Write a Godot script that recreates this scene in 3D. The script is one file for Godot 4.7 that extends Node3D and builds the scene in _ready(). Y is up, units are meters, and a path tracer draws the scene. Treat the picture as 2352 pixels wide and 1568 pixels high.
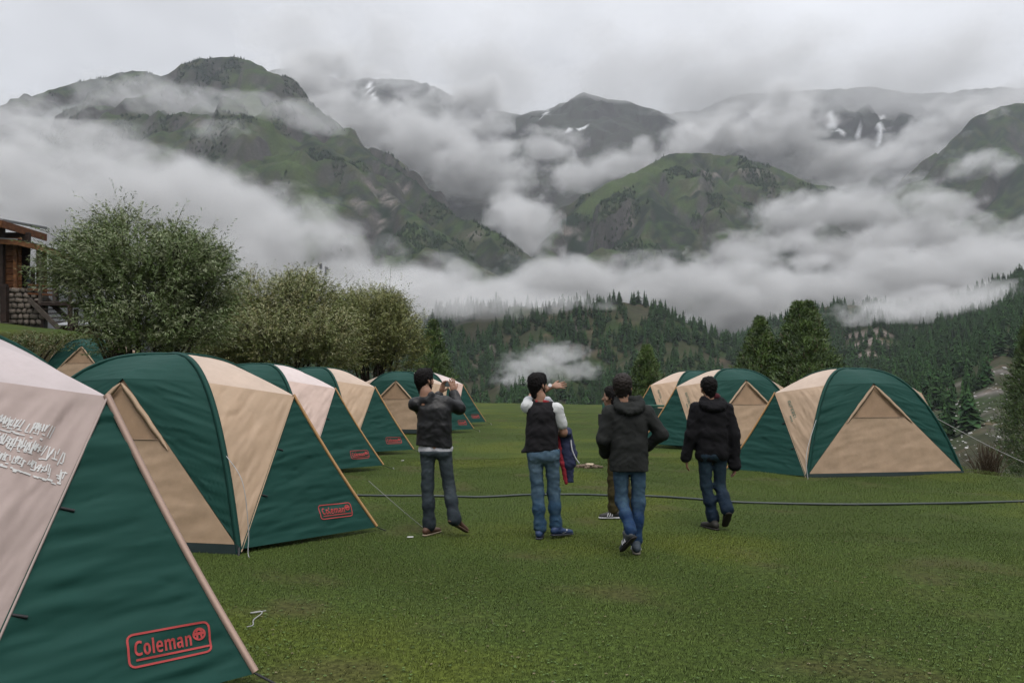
extends Node3D
# A mountain meadow with two rows of dome tents, five walkers, willows and junipers, cloud drifting over the slopes.

const EYE := Vector3(0, 1.6, 0)
const FOCAL := 1801.0
const PITCH := 3.75
var used := {}
var rng := RandomNumberGenerator.new()
var M := {}

func _ready() -> void:
	rng.seed = 7
	# ---- camera
	var cam := Camera3D.new()
	cam.name = "camera"
	cam.position = EYE
	cam.rotation_degrees = Vector3(PITCH, 0, 0)
	cam.fov = rad_to_deg(2.0 * atan(784.0 / FOCAL))
	cam.near = 0.1
	cam.far = 12000.0
	add_child(cam)
	cam.current = true
	# ---- sky, air, exposure
	var env := Environment.new()
	env.background_mode = Environment.BG_SKY
	env.sky = Sky.new()
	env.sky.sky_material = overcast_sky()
	env.tonemap_mode = Environment.TONE_MAPPER_LINEAR
	env.tonemap_exposure = 1.6
	env.fog_enabled = true
	env.fog_mode = Environment.FOG_MODE_EXPONENTIAL
	env.fog_density = 0.00008
	env.fog_light_color = Color(0.93, 0.96, 1.0)
	env.volumetric_fog_enabled = true
	env.volumetric_fog_density = 0.0
	env.sdfgi_enabled = true
	env.ssao_enabled = true
	env.ssil_enabled = true
	var we := WorldEnvironment.new()
	we.name = "environment"
	we.environment = env
	add_child(we)
	# ---- the sun behind the cloud
	var sun := DirectionalLight3D.new()
	sun.name = "sun"
	sun.light_energy = 0.5
	sun.light_color = Color(1.0, 0.97, 0.93)
	sun.light_angular_distance = 35.0
	sun.shadow_enabled = true
	sun.rotation_degrees = Vector3(-62, 20, 0)
	add_child(sun)
	materials()
	build_ground()
	build_mountains()
	build_clouds()
	build_forests()
	build_slope_and_lodge()
	build_trees()
	build_tents()
	build_people()
	build_small_things()

# ------------------------------------------------------------------ helpers
func at(px: float, py: float, depth: float) -> Vector3:
	# a point seen at a place of the 2352 x 1568 picture, at a distance ahead of the camera
	var v := (784.0 - py) / FOCAL
	var c := cos(deg_to_rad(PITCH))
	var s := sin(deg_to_rad(PITCH))
	var f := c - s * v
	return EYE + Vector3((px - 1176.0) / FOCAL, c * v + s, -f) * (depth / f)

func numbered(called: String) -> String:
	var n: int = used.get(called, 0)
	used[called] = n + 1
	return called if n == 0 else "%s_%03d" % [called, n]

func thing(called: String, label: String, category: String, where := Vector3.ZERO, turn := 0.0, group := "") -> Node3D:
	var o := Node3D.new()
	o.name = numbered(called)
	o.position = where
	o.rotation.y = turn
	add_child(o)
	tag(o, label, category, group)
	return o

func tag(o: Node, label := "", category := "", group := "", kind := "") -> void:
	if label: o.set_meta("label", label)
	if category: o.set_meta("category", category)
	if group: o.set_meta("group", group)
	if kind: o.set_meta("kind", kind)

func obj(called: String, mesh: Mesh, mat: Material, parent: Node = null, where := Vector3.ZERO) -> MeshInstance3D:
	var o := MeshInstance3D.new()
	o.mesh = mesh
	o.material_override = mat
	o.position = where
	if parent == null:
		o.name = numbered(called)
		add_child(o)
	else:
		var k := "%d/%s" % [parent.get_instance_id(), called]
		var n: int = used.get(k, 0)
		used[k] = n + 1
		o.name = called if n == 0 else "%s_%03d" % [called, n]
		parent.add_child(o, true)
	return o

func array_mesh(v: PackedVector3Array, n: PackedVector3Array, idx: PackedInt32Array, col := PackedColorArray(), uv := PackedVector2Array()) -> ArrayMesh:
	var a := []
	a.resize(Mesh.ARRAY_MAX)
	a[Mesh.ARRAY_VERTEX] = v
	if n.size(): a[Mesh.ARRAY_NORMAL] = n
	if col.size(): a[Mesh.ARRAY_COLOR] = col
	if uv.size(): a[Mesh.ARRAY_TEX_UV] = uv
	a[Mesh.ARRAY_INDEX] = idx
	var m := ArrayMesh.new()
	m.add_surface_from_arrays(Mesh.PRIMITIVE_TRIANGLES, a)
	return m

func noise(sd: int, freq: float, octaves := 4, kind := FastNoiseLite.FRACTAL_FBM, gain := 0.5) -> FastNoiseLite:
	var n := FastNoiseLite.new()
	n.seed = sd
	n.noise_type = FastNoiseLite.TYPE_SIMPLEX_SMOOTH
	n.frequency = freq
	n.fractal_type = kind
	n.fractal_octaves = octaves
	n.fractal_gain = gain
	return n

func lin(r: float, g: float, b: float) -> Color:
	return Color(r, g, b).linear_to_srgb()

func mat(c: Color, rough := 0.8, spec := 0.4) -> StandardMaterial3D:
	var m := StandardMaterial3D.new()
	m.albedo_color = c
	m.roughness = rough
	m.metallic_specular = spec
	return m

func noise_tex(n: FastNoiseLite, size: int, lo: Color, hi: Color, as_normal := false, bump := 4.0) -> NoiseTexture2D:
	var t := NoiseTexture2D.new()
	t.noise = n
	t.width = size
	t.height = size
	t.seamless = true
	if as_normal:
		t.as_normal_map = true
		t.bump_strength = bump
	else:
		var g := Gradient.new()
		g.set_color(0, lo)
		g.set_color(1, hi)
		t.color_ramp = g
	return t

func overcast_sky() -> PanoramaSkyMaterial:
	var w := 1024
	var h := 512
	var im := Image.create(w, h, false, Image.FORMAT_RGBF)
	var n := noise(3, 1.6, 5, FastNoiseLite.FRACTAL_FBM, 0.5)
	var n2 := noise(11, 0.8, 4, FastNoiseLite.FRACTAL_FBM, 0.5)
	var bright := at(1200, 90, 100.0) - EYE
	bright = bright.normalized()
	for y in h:
		var el := (0.5 - (y + 0.5) / h) * PI
		for x in w:
			var az := ((x + 0.5) / w - 0.5) * TAU     # the middle column looks along -z
			var d := Vector3(sin(az) * cos(el), sin(el), -cos(az) * cos(el))
			var q := d / maxf(absf(d.y) + 0.25, 0.2)
			var a := n.get_noise_3dv(q) * 0.15 + n2.get_noise_3dv(d * 1.7) * 0.15
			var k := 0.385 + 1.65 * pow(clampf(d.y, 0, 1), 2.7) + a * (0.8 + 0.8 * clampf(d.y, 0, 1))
			var ang := acos(clampf(d.dot(bright), -1, 1))
			k += 0.27 * exp(-pow(ang / 0.17, 2.0)) * (1.0 + 1.8 * n.get_noise_3dv(d * 5.0))
			if el < 0: k = 0.5
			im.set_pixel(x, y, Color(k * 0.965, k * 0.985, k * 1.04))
	var m := PanoramaSkyMaterial.new()
	m.panorama = ImageTexture.create_from_image(im)
	return m

func ground_h(x: float, z: float) -> float:
	var d := -z
	var g := 0.0125 * maxf(0.0, sqrt(pow(d - 9.0, 2.0) + 9.0) + (d - 9.0)) * 0.5
	return g

func materials() -> void:
	pass

# ------------------------------------------------------------------ heightfield hills
func seg_height(segs: Array, x: float, z: float, out: Array) -> float:
	var best := -1e9
	for s in segs:
		var ax: float = s[0]
		var az: float = s[1]
		var dx: float = s[2]
		var dz: float = s[3]
		var t := clampf(((x - ax) * dx + (z - az) * dz) * s[4], 0.0, 1.0)
		var ex := x - ax - dx * t
		var ez := z - az - dz * t
		var dist := sqrt(ex * ex + ez * ez)
		var h: float = s[5] + s[6] * t - s[7] * dist
		if h > best:
			best = h
			out[0] = dist
			out[1] = s[8] + t * s[9]
	return best

func hill(called: String, label: String, ridges: Array, x0: float, x1: float, z0: float, z1: float, cell: float, gully: float, rough: float, sd: int, paint: Callable, floor_y := -80.0) -> Dictionary:
	# ridges: each [slope, points]; the slopes fall away from every ridge line on both sides
	var segs := []
	var run := 0.0
	for r in ridges:
		var pts: Array = r[1]
		for i in pts.size() - 1:
			var a: Vector3 = pts[i]
			var b: Vector3 = pts[i + 1]
			var d := Vector2(b.x - a.x, b.z - a.z)
			segs.append([a.x, a.z, d.x, d.y, 1.0 / maxf(d.length_squared(), 1e-6), a.y, b.y - a.y, r[0], run, d.length()])
			run += d.length()
		run += 997.0
	var ng := noise(sd, 1.0 / 260.0, 4, FastNoiseLite.FRACTAL_RIDGED, 0.55)
	var nr := noise(sd + 1, 1.0 / 90.0, 5, FastNoiseLite.FRACTAL_FBM, 0.55)
	var nw := noise(sd + 2, 1.0 / 400.0, 3)
	var nx := int((x1 - x0) / cell) + 1
	var nz := int((z1 - z0) / cell) + 1
	var hs := PackedFloat32Array()
	hs.resize(nx * nz)
	var ga := PackedFloat32Array()
	ga.resize(nx * nz)
	var got := [0.0, 0.0]
	for j in nz:
		var z := z0 + j * cell
		for i in nx:
			var x := x0 + i * cell
			var wx := nw.get_noise_2d(x, z) * 70.0 * gully
			var wz := nw.get_noise_2d(x + 900.0, z) * 70.0 * gully
			var h := seg_height(segs, x + wx * 0.5, z + wz * 0.5, got)
			var dist: float = got[0]
			var along: float = got[1]
			var far := clampf(dist / 160.0, 0.0, 1.0)
			var g := ng.get_noise_2d(along + wx, dist * 0.28)
			h += (g - 0.35) * 75.0 * gully * far
			h += nr.get_noise_2d(x, z) * rough * (0.3 + 0.7 * far)
			if h < floor_y: h = floor_y + (h - floor_y) * 0.12
			hs[j * nx + i] = h
			ga[j * nx + i] = g
	var v := PackedVector3Array()
	var n := PackedVector3Array()
	var c := PackedColorArray()
	var idx := PackedInt32Array()
	v.resize(nx * nz)
	n.resize(nx * nz)
	c.resize(nx * nz)
	var nc := noise(sd + 5, 1.0 / 60.0, 5, FastNoiseLite.FRACTAL_FBM, 0.6)
	for j in nz:
		for i in nx:
			var k := j * nx + i
			var hx := hs[j * nx + mini(i + 1, nx - 1)] - hs[j * nx + maxi(i - 1, 0)]
			var hz := hs[mini(j + 1, nz - 1) * nx + i] - hs[maxi(j - 1, 0) * nx + i]
			var nn := Vector3(-hx, 2.0 * cell, -hz).normalized()
			var p := Vector3(x0 + i * cell, hs[k], z0 + j * cell)
			v[k] = p
			n[k] = nn
			c[k] = paint.call(p, nn.y, ga[k], nc.get_noise_2d(p.x, p.z), nc.get_noise_2d(p.x * 2.3 + 500.0, p.z * 2.3))
	for j in nz - 1:
		for i in nx - 1:
			var k := j * nx + i
			idx.append_array([k, k + 1, k + nx, k + 1, k + nx + 1, k + nx])
	var o := obj(called, array_mesh(v, n, idx, c), M.hill)
	tag(o, label, "", "", "structure")
	return {"o": o, "h": hs, "nx": nx, "nz": nz, "x0": x0, "z0": z0, "cell": cell, "g": ga, "n": n, "c": c}

func hill_y(f: Dictionary, x: float, z: float) -> float:
	var fx := clampf((x - f.x0) / f.cell, 0.0, f.nx - 1.001)
	var fz := clampf((z - f.z0) / f.cell, 0.0, f.nz - 1.001)
	var i := int(fx)
	var j := int(fz)
	var hs: PackedFloat32Array = f.h
	var k: int = j * f.nx + i
	fx -= i
	fz -= j
	return lerpf(lerpf(hs[k], hs[k + 1], fx), lerpf(hs[k + f.nx], hs[k + f.nx + 1], fx), fz)

func hit(f: Dictionary, px: float, py: float, d0: float, d1: float) -> Vector3:
	# where a line of sight first meets a hillside
	var dir := (at(px, py, 100.0) - EYE) / 100.0
	var d := d0
	while d < d1:
		var p := EYE + dir * d
		if p.y < hill_y(f, p.x, p.z): return p
		d += 4.0
	return EYE + dir * d1

func hits(f: Dictionary, pts: Array, d0: float, d1: float) -> Array:
	var r := []
	for p in pts: r.append(hit(f, p[0], p[1], d0, d1))
	return r

func redo(called: String, f: Dictionary) -> void:
	# takes a first, unpainted build of a hillside away again
	f.o.free()
	used.erase(called)

func ridge(pts: Array) -> Array:
	var r := []
	for p in pts: r.append(at(p[0], p[1], p[2]))
	return r

# ------------------------------------------------------------------ mountains
const ROCK := Color(0.058, 0.054, 0.052)
const SCREE := Color(0.165, 0.148, 0.135)
const TURF := Color(0.036, 0.064, 0.017)
const SCRUB := Color(0.010, 0.020, 0.011)
const DRY := Color(0.062, 0.060, 0.035)
const SNOW := Color(0.8, 0.82, 0.85)
var snow_lines := []
var scree_spots := []
var turf_lines := []
var cliffs := []

func near_line(p: Vector3, line: Array) -> float:
	var best := 1e9
	for i in line.size() - 1:
		var a: Vector3 = line[i]
		var b: Vector3 = line[i + 1]
		best = minf(best, p.distance_to(Geometry3D.get_closest_point_to_segment(p, a, b)))
	return best

func spots(p: Vector3, n1: float) -> float:
	var k := 0.0
	for s in scree_spots:
		var q: Vector3 = (p - s[0]) / s[1]
		k = maxf(k, smoothstep(1.0, 0.55, q.length() + n1 * 0.9))
	return k

func paint_mountain(p: Vector3, up: float, g: float, n1: float, n2: float) -> Color:
	var c := TURF.lerp(DRY, clampf(n1 * 1.6 + 0.25, 0.0, 0.8))
	c = c.lerp(SCRUB, smoothstep(-0.08, 0.2, n2 + (0.35 - g) * 0.9))
	var steep := smoothstep(0.70, 0.46, up + n1 * 0.16 - n2 * 0.08)
	c = c.lerp(ROCK * (1.1 + n2 * 1.3), steep * 0.9)
	c = c.lerp(SCREE * (1.0 + n2 * 0.6), spots(p, n2 * 1.5) * smoothstep(-0.22, 0.2, n2 + n1 * 0.7))
	for l in turf_lines:
		c = c.lerp(Color(0.060, 0.090, 0.026) * (1.0 + n2 * 0.3), smoothstep(l[1] * 1.3, l[1] * 0.2, near_line(p, l[0]) + n1 * 35.0 + n2 * 15.0) * 0.85)
	return c

func paint_high(p: Vector3, up: float, g: float, n1: float, n2: float) -> Color:
	var c := Color(0.060, 0.066, 0.054).lerp(ROCK, smoothstep(0.78, 0.6, up + n1 * 0.2))
	c = c * (1.0 + n2 * 0.35)
	for l in snow_lines:
		if near_line(p, l[0]) + n1 * 14.0 < l[1]: c = SNOW
	return c

func paint_forest(p: Vector3, up: float, g: float, n1: float, n2: float) -> Color:
	var c := DRY.lerp(TURF, clampf(0.5 + n1 * 1.5, 0.0, 1.0)) * 0.8
	c = c.lerp(Color(0.15, 0.10, 0.075), smoothstep(0.25, 0.5, n2) * 0.6)
	c = c.lerp(SCREE * (1.0 + n2 * 0.4), spots(p, n2 * 1.3) * smoothstep(-0.15, 0.25, n2 + 0.1))
	for s in cliffs: c = c.lerp(Color(0.20, 0.165, 0.145) * (1.0 + n2 * 0.7), smoothstep(1.0, 0.7, ((p - s[0]) / s[1]).length() + n2 * 0.5))
	return c

var H := {}

func build_mountains() -> void:
	var hm := mat(Color.WHITE, 0.95, 0.2)
	hm.vertex_color_use_as_albedo = true
	var mt := noise_tex(noise(21, 0.02, 5, FastNoiseLite.FRACTAL_FBM, 0.65), 512, Color(0.55, 0.55, 0.55), Color(1, 1, 1))
	hm.albedo_texture = mt
	hm.uv1_triplanar = true
	hm.uv1_world_triplanar = true
	hm.uv1_scale = Vector3.ONE / 75.0
	M.hill = hm
	# far range, its tops lost in cloud
	for pass_no in 2:
		if pass_no == 1:
			var f: Dictionary = H.far
			snow_lines = []
			for l in [[[1250, 250], [1252, 265], [1258, 285]], [[846, 196], [858, 226]], [[1905, 258], [1912, 285], [1922, 300], [1937, 312]], [[2029, 262], [2022, 290], [2020, 300], [2025, 322]], [[1971, 307], [1985, 308]], [[1300, 305], [1345, 290]]]:
				snow_lines.append([hits(f, l, 2200.0, 3500.0), 7.0 if l.size() < 4 else 10.0])
			redo("far_mountain", f)
		H.far = hill("far_mountain", "grey far range with snow gullies fading into low cloud", [
			[0.75, ridge([[540, 175, 3400], [700, 150, 3400], [790, 185, 3300], [850, 178, 3300], [930, 182, 3250], [1000, 195, 3200], [1090, 250, 3150], [1200, 258, 3100], [1260, 243, 3100], [1310, 224, 3080], [1345, 208, 3050], [1400, 222, 3050], [1450, 232, 3080], [1530, 262, 3100], [1600, 250, 3200], [1700, 215, 3300], [1860, 205, 3200], [2000, 200, 3200], [2120, 215, 3200], [2300, 200, 3300], [2600, 190, 3300]])],
			[0.45, ridge([[1090, 250, 3150], [1130, 400, 2700], [1150, 520, 2400], [1170, 600, 2150]])],
			[0.7, ridge([[930, 182, 3250], [960, 260, 3000], [1010, 380, 2700], [1040, 520, 2450]])],
			[0.7, ridge([[1345, 208, 3050], [1330, 290, 2850], [1290, 420, 2600], [1270, 560, 2350]])],
			[0.7, ridge([[1450, 232, 3080], [1480, 330, 2800], [1500, 420, 2500]])],
			[0.7, ridge([[1860, 205, 3200], [1850, 300, 2900], [1800, 420, 2600]])],
			[0.7, ridge([[2070, 210, 3200], [2090, 310, 2900], [2100, 430, 2600]])],
		], -1500, 2900, -3600, -1350, 19.0, 0.9, 24.0, 31, paint_high, -150.0)
	# left mountain
	turf_lines = []
	for pass_no in 2:
		if pass_no == 1:
			var f: Dictionary = H.left
			turf_lines = [[hits(f, [[545, 175], [575, 225], [600, 275], [640, 335], [690, 400], [715, 450], [730, 500]], 1000.0, 2000.0), 26.0], [hits(f, [[620, 300], [680, 330]], 1000.0, 2000.0), 18.0]]
			scree_spots = []
			for q in [[850, 425, 32, 30], [830, 470, 26, 30], [920, 430, 26, 30], [890, 465, 24, 34], [870, 510, 22, 34], [690, 450, 12, 22], [455, 290, 36, 24], [520, 300, 30, 20], [1090, 545, 14, 16]]:
				scree_spots.append([hit(f, q[0], q[1], 900.0, 2000.0), Vector3(q[2], q[3], 70)])
			redo("mountain", f)
		H.left = hill("mountain", "green and rocky mountain rising behind the willows at the left", [
			[0.85, ridge([[-420, 330, 2100], [-200, 290, 2050], [0, 248, 2000], [80, 226, 1960], [170, 188, 1930], [260, 160, 1900], [330, 166, 1880], [385, 173, 1860], [430, 153, 1860], [480, 138, 1850], [545, 129, 1850], [590, 143, 1830], [620, 178, 1800], [700, 233, 1740], [780, 283, 1680], [810, 330, 1640], [890, 388, 1560], [960, 428, 1490], [1050, 478, 1400], [1110, 518, 1330], [1150, 560, 1260], [1200, 588, 1200], [1255, 615, 1150], [1300, 680, 1080]])],
			[0.75, ridge([[390, 172, 1860], [450, 240, 1700], [520, 330, 1550], [610, 400, 1430], [690, 470, 1330], [740, 560, 1230]])],
			[0.75, ridge([[545, 129, 1850], [640, 250, 1680], [730, 310, 1570], [800, 390, 1480], [900, 440, 1400], [990, 500, 1300], [1060, 560, 1220], [1110, 620, 1130]])],
			[0.75, ridge([[170, 188, 1930], [220, 300, 1750], [300, 420, 1550], [420, 540, 1350]])],
			[0.75, ridge([[-200, 290, 2050], [-100, 400, 1800], [60, 540, 1500]])],
		], -1700, 380, -2350, -900, 9.0, 1.0, 24.0, 57, paint_mountain, -90.0)
	var left_turf := turf_lines
	# middle mountain at the right of the gap
	turf_lines = []
	scree_spots = []
	for pass_no in 2:
		if pass_no == 1:
			var f: Dictionary = H.mid
			turf_lines = [[hits(f, [[1340, 480], [1400, 430], [1460, 400], [1540, 375]], 1000.0, 1900.0), 34.0], [hits(f, [[1590, 410], [1560, 470]], 1000.0, 1900.0), 14.0]]
			for q in [[1600, 430, 16, 40], [1640, 400, 60, 14], [1740, 395, 80, 18], [1830, 410, 60, 14], [1290, 495, 14, 30], [1310, 540, 40, 26], [1450, 500, 12, 40], [1570, 500, 10, 30]]:
				scree_spots.append([hit(f, q[0], q[1], 1000.0, 1900.0), Vector3(q[2], q[3], 60)])
			used["mountain"] = 2
			f.o.free()
			used["mountain"] = 1
		H.mid = hill("mountain", "green and grey mountain right of the cloud-filled gap", [
			[0.85, ridge([[1180, 640, 1250], [1250, 560, 1380], [1300, 495, 1480], [1350, 455, 1550], [1400, 415, 1600], [1460, 386, 1660], [1530, 356, 1700], [1590, 350, 1740], [1640, 348, 1750], [1700, 354, 1720], [1790, 386, 1700], [1880, 421, 1680], [1950, 436, 1660], [2030, 460, 1620], [2120, 520, 1560], [2220, 590, 1480], [2330, 660, 1400]])],
			[0.75, ridge([[1460, 386, 1660], [1480, 460, 1500], [1450, 540, 1370], [1440, 620, 1250]])],
			[0.75, ridge([[1640, 348, 1750], [1660, 420, 1580], [1640, 520, 1430], [1600, 640, 1290]])],
			[0.75, ridge([[1790, 386, 1700], [1800, 470, 1530], [1830, 545, 1400], [1850, 640, 1280]])],
		], 0, 1350, -2100, -1000, 9.0, 1.05, 22.0, 83, paint_mountain, -90.0)
	var mid_turf := turf_lines
	# right-hand mountain, dark under the cloud
	turf_lines = []
	scree_spots = []
	H.right = hill("mountain", "dark wooded mountain at the right edge of the view", [
		[0.8, ridge([[1950, 470, 2050], [2040, 440, 2000], [2120, 400, 1980], [2170, 335, 2000], [2240, 275, 2020], [2300, 248, 2040], [2360, 235, 2060], [2450, 228, 2080], [2700, 220, 2100]])],
		[0.75, ridge([[2120, 425, 1950], [2200, 455, 1800], [2260, 490, 1680], [2352, 540, 1550], [2450, 600, 1400]])],
		[0.75, ridge([[2300, 248, 2040], [2360, 380, 1700], [2420, 480, 1550]])],
	], 700, 2000, -2350, -1150, 12.0, 0.9, 14.0, 119, paint_mountain, -90.0)
	turf_lines = left_turf + mid_turf

# ------------------------------------------------------------------ cloud
func nets(f: PackedFloat32Array, nx: int, ny: int, nz: int, org: Vector3, cell: float, iso: float, smooth := false, grad_sign := 1.0) -> Array:
	# surface nets: inside is f > iso
	var vid := PackedInt32Array()
	vid.resize(nx * ny * nz)
	vid.fill(-1)
	var v := PackedVector3Array()
	var idx := PackedInt32Array()
	var sy := nx
	var sz := nx * ny
	var off := [0, 1, sy, sy + 1, sz, sz + 1, sz + sy, sz + sy + 1]
	for k in nz - 1:
		for j in ny - 1:
			var b := k * sz + j * sy
			for i in nx - 1:
				var o := b + i
				var i0 := f[o] > iso
				if i0 == (f[o + 1] > iso) and i0 == (f[o + sy] > iso) and i0 == (f[o + sy + 1] > iso) and i0 == (f[o + sz] > iso) and i0 == (f[o + sz + 1] > iso) and i0 == (f[o + sz + sy] > iso) and i0 == (f[o + sz + sy + 1] > iso):
					continue
				var p := Vector3.ZERO
				var n := 0
				for a in 8:
					for ax in 3:
						if a & (1 << ax): continue
						var c2 := a | (1 << ax)
						var fa := f[o + off[a]] - iso
						var fb := f[o + off[c2]] - iso
						if (fa > 0) == (fb > 0): continue
						var q := Vector3(a & 1, (a >> 1) & 1, (a >> 2) & 1)
						q[ax] += fa / (fa - fb)
						p += q
						n += 1
				vid[o] = v.size()
				v.append(org + (Vector3(i, j, k) + p / n) * cell)
	for k in range(1, nz - 1):
		for j in range(1, ny - 1):
			var b := k * sz + j * sy
			for i in range(1, nx - 1):
				var o := b + i
				if vid[o] < 0: continue
				var a := f[o] > iso
				if a != (f[o + 1] > iso):
					_quad(idx, vid[o], vid[o - sy], vid[o - sy - sz], vid[o - sz], a)
				if a != (f[o + sy] > iso):
					_quad(idx, vid[o], vid[o - sz], vid[o - sz - 1], vid[o - 1], a)
				if a != (f[o + sz] > iso):
					_quad(idx, vid[o], vid[o - 1], vid[o - 1 - sy], vid[o - sy], a)
	return [v, idx]

func _quad(idx: PackedInt32Array, a: int, b: int, c: int, d: int, flip: bool) -> void:
	if a < 0 or b < 0 or c < 0 or d < 0: return
	if flip: idx.append_array([a, c, b, a, d, c])
	else: idx.append_array([a, b, c, a, c, d])

func fog(density: float, white := 1.0) -> FogMaterial:
	var m := FogMaterial.new()
	m.albedo = lin(white * 0.985, white * 0.995, white * 1.01)
	m.density = density * 1.0
	return m

func cloud(called: String, label: String, blobs: Array, cell: float, scale: float, amp: float, sd: int, density: Array, squash := 1.6) -> void:
	# blobs: [centre, radii]; each cloud is nested bodies of thin mist, denser towards the middle
	var lo := Vector3.ONE * 1e9
	var hi := -lo
	for b in blobs:
		lo = lo.min(b[0] - b[1] * 1.15)
		hi = hi.max(b[0] + b[1] * 1.15)
	var nx := int((hi.x - lo.x) / cell) + 3
	var ny := int((hi.y - lo.y) / cell) + 3
	var nz := int((hi.z - lo.z) / cell) + 3
	var f := PackedFloat32Array()
	f.resize(nx * ny * nz)
	f.fill(-1.0)
	var org := lo - Vector3.ONE * cell
	for b in blobs:
		var c: Vector3 = b[0]
		var r: Vector3 = b[1]
		var w: float = b[2] if b.size() > 2 else 0.75
		var l := ((c - r * 1.15 - org) / cell).max(Vector3.ZERO)
		var h := ((c + r * 1.15 - org) / cell).min(Vector3(nx - 1, ny - 1, nz - 1))
		for k in range(int(l.z), int(h.z) + 1):
			var qz := (org.z + k * cell - c.z) / r.z
			for j in range(int(l.y), int(h.y) + 1):
				var qy := (org.y + j * cell - c.y) / r.y
				var yz := qy * qy + qz * qz
				if yz > 1.32: continue
				for i in range(int(l.x), int(h.x) + 1):
					var qx := (org.x + i * cell - c.x) / r.x
					var q := w * (1.0 - sqrt(qx * qx + yz))
					var o := (k * ny + j) * nx + i
					if q > f[o]: f[o] = q
	var n := noise(sd, 1.0 / scale, 5, FastNoiseLite.FRACTAL_FBM, 0.64)
	n.domain_warp_enabled = true
	n.domain_warp_frequency = 1.0 / (scale * 1.4)
	n.domain_warp_amplitude = scale * 0.55
	for k in nz:
		for j in ny:
			for i in nx:
				var o := (k * ny + j) * nx + i
				if f[o] > -0.5:
					if i == 0 or j == 0 or k == 0 or i == nx - 1 or j == ny - 1 or k == nz - 1: f[o] = -1.0
					else: f[o] += amp * n.get_noise_3d(org.x + i * cell, (org.y + j * cell) * squash, (org.z + k * cell) * 0.7) - 0.02
	var t := thing(called, label, "cloud", (lo + hi) * 0.5, 0.0, "banks of cloud drifting over the slopes")
	tag(t, "", "", "", "stuff")
	for s in density.size():
		var iso: float = density[s][0]
		var r := nets(f, nx, ny, nz, org - (lo + hi) * 0.5, cell, iso)
		var v: PackedVector3Array = r[0]
		if v.size() < 8: continue
		var o := obj("cloud_veil" if s == 0 else "cloud_core", array_mesh(v, PackedVector3Array(), r[1]), fog(density[s][1]), t)
		tag(o, "", "", "", "stuff")

func puff(px: float, py: float, d: float, rx: float, ry: float, rz: float, w := 0.75) -> Array:
	return [at(px, py, d), Vector3(rx, ry, rz * 1.7), w]

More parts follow.
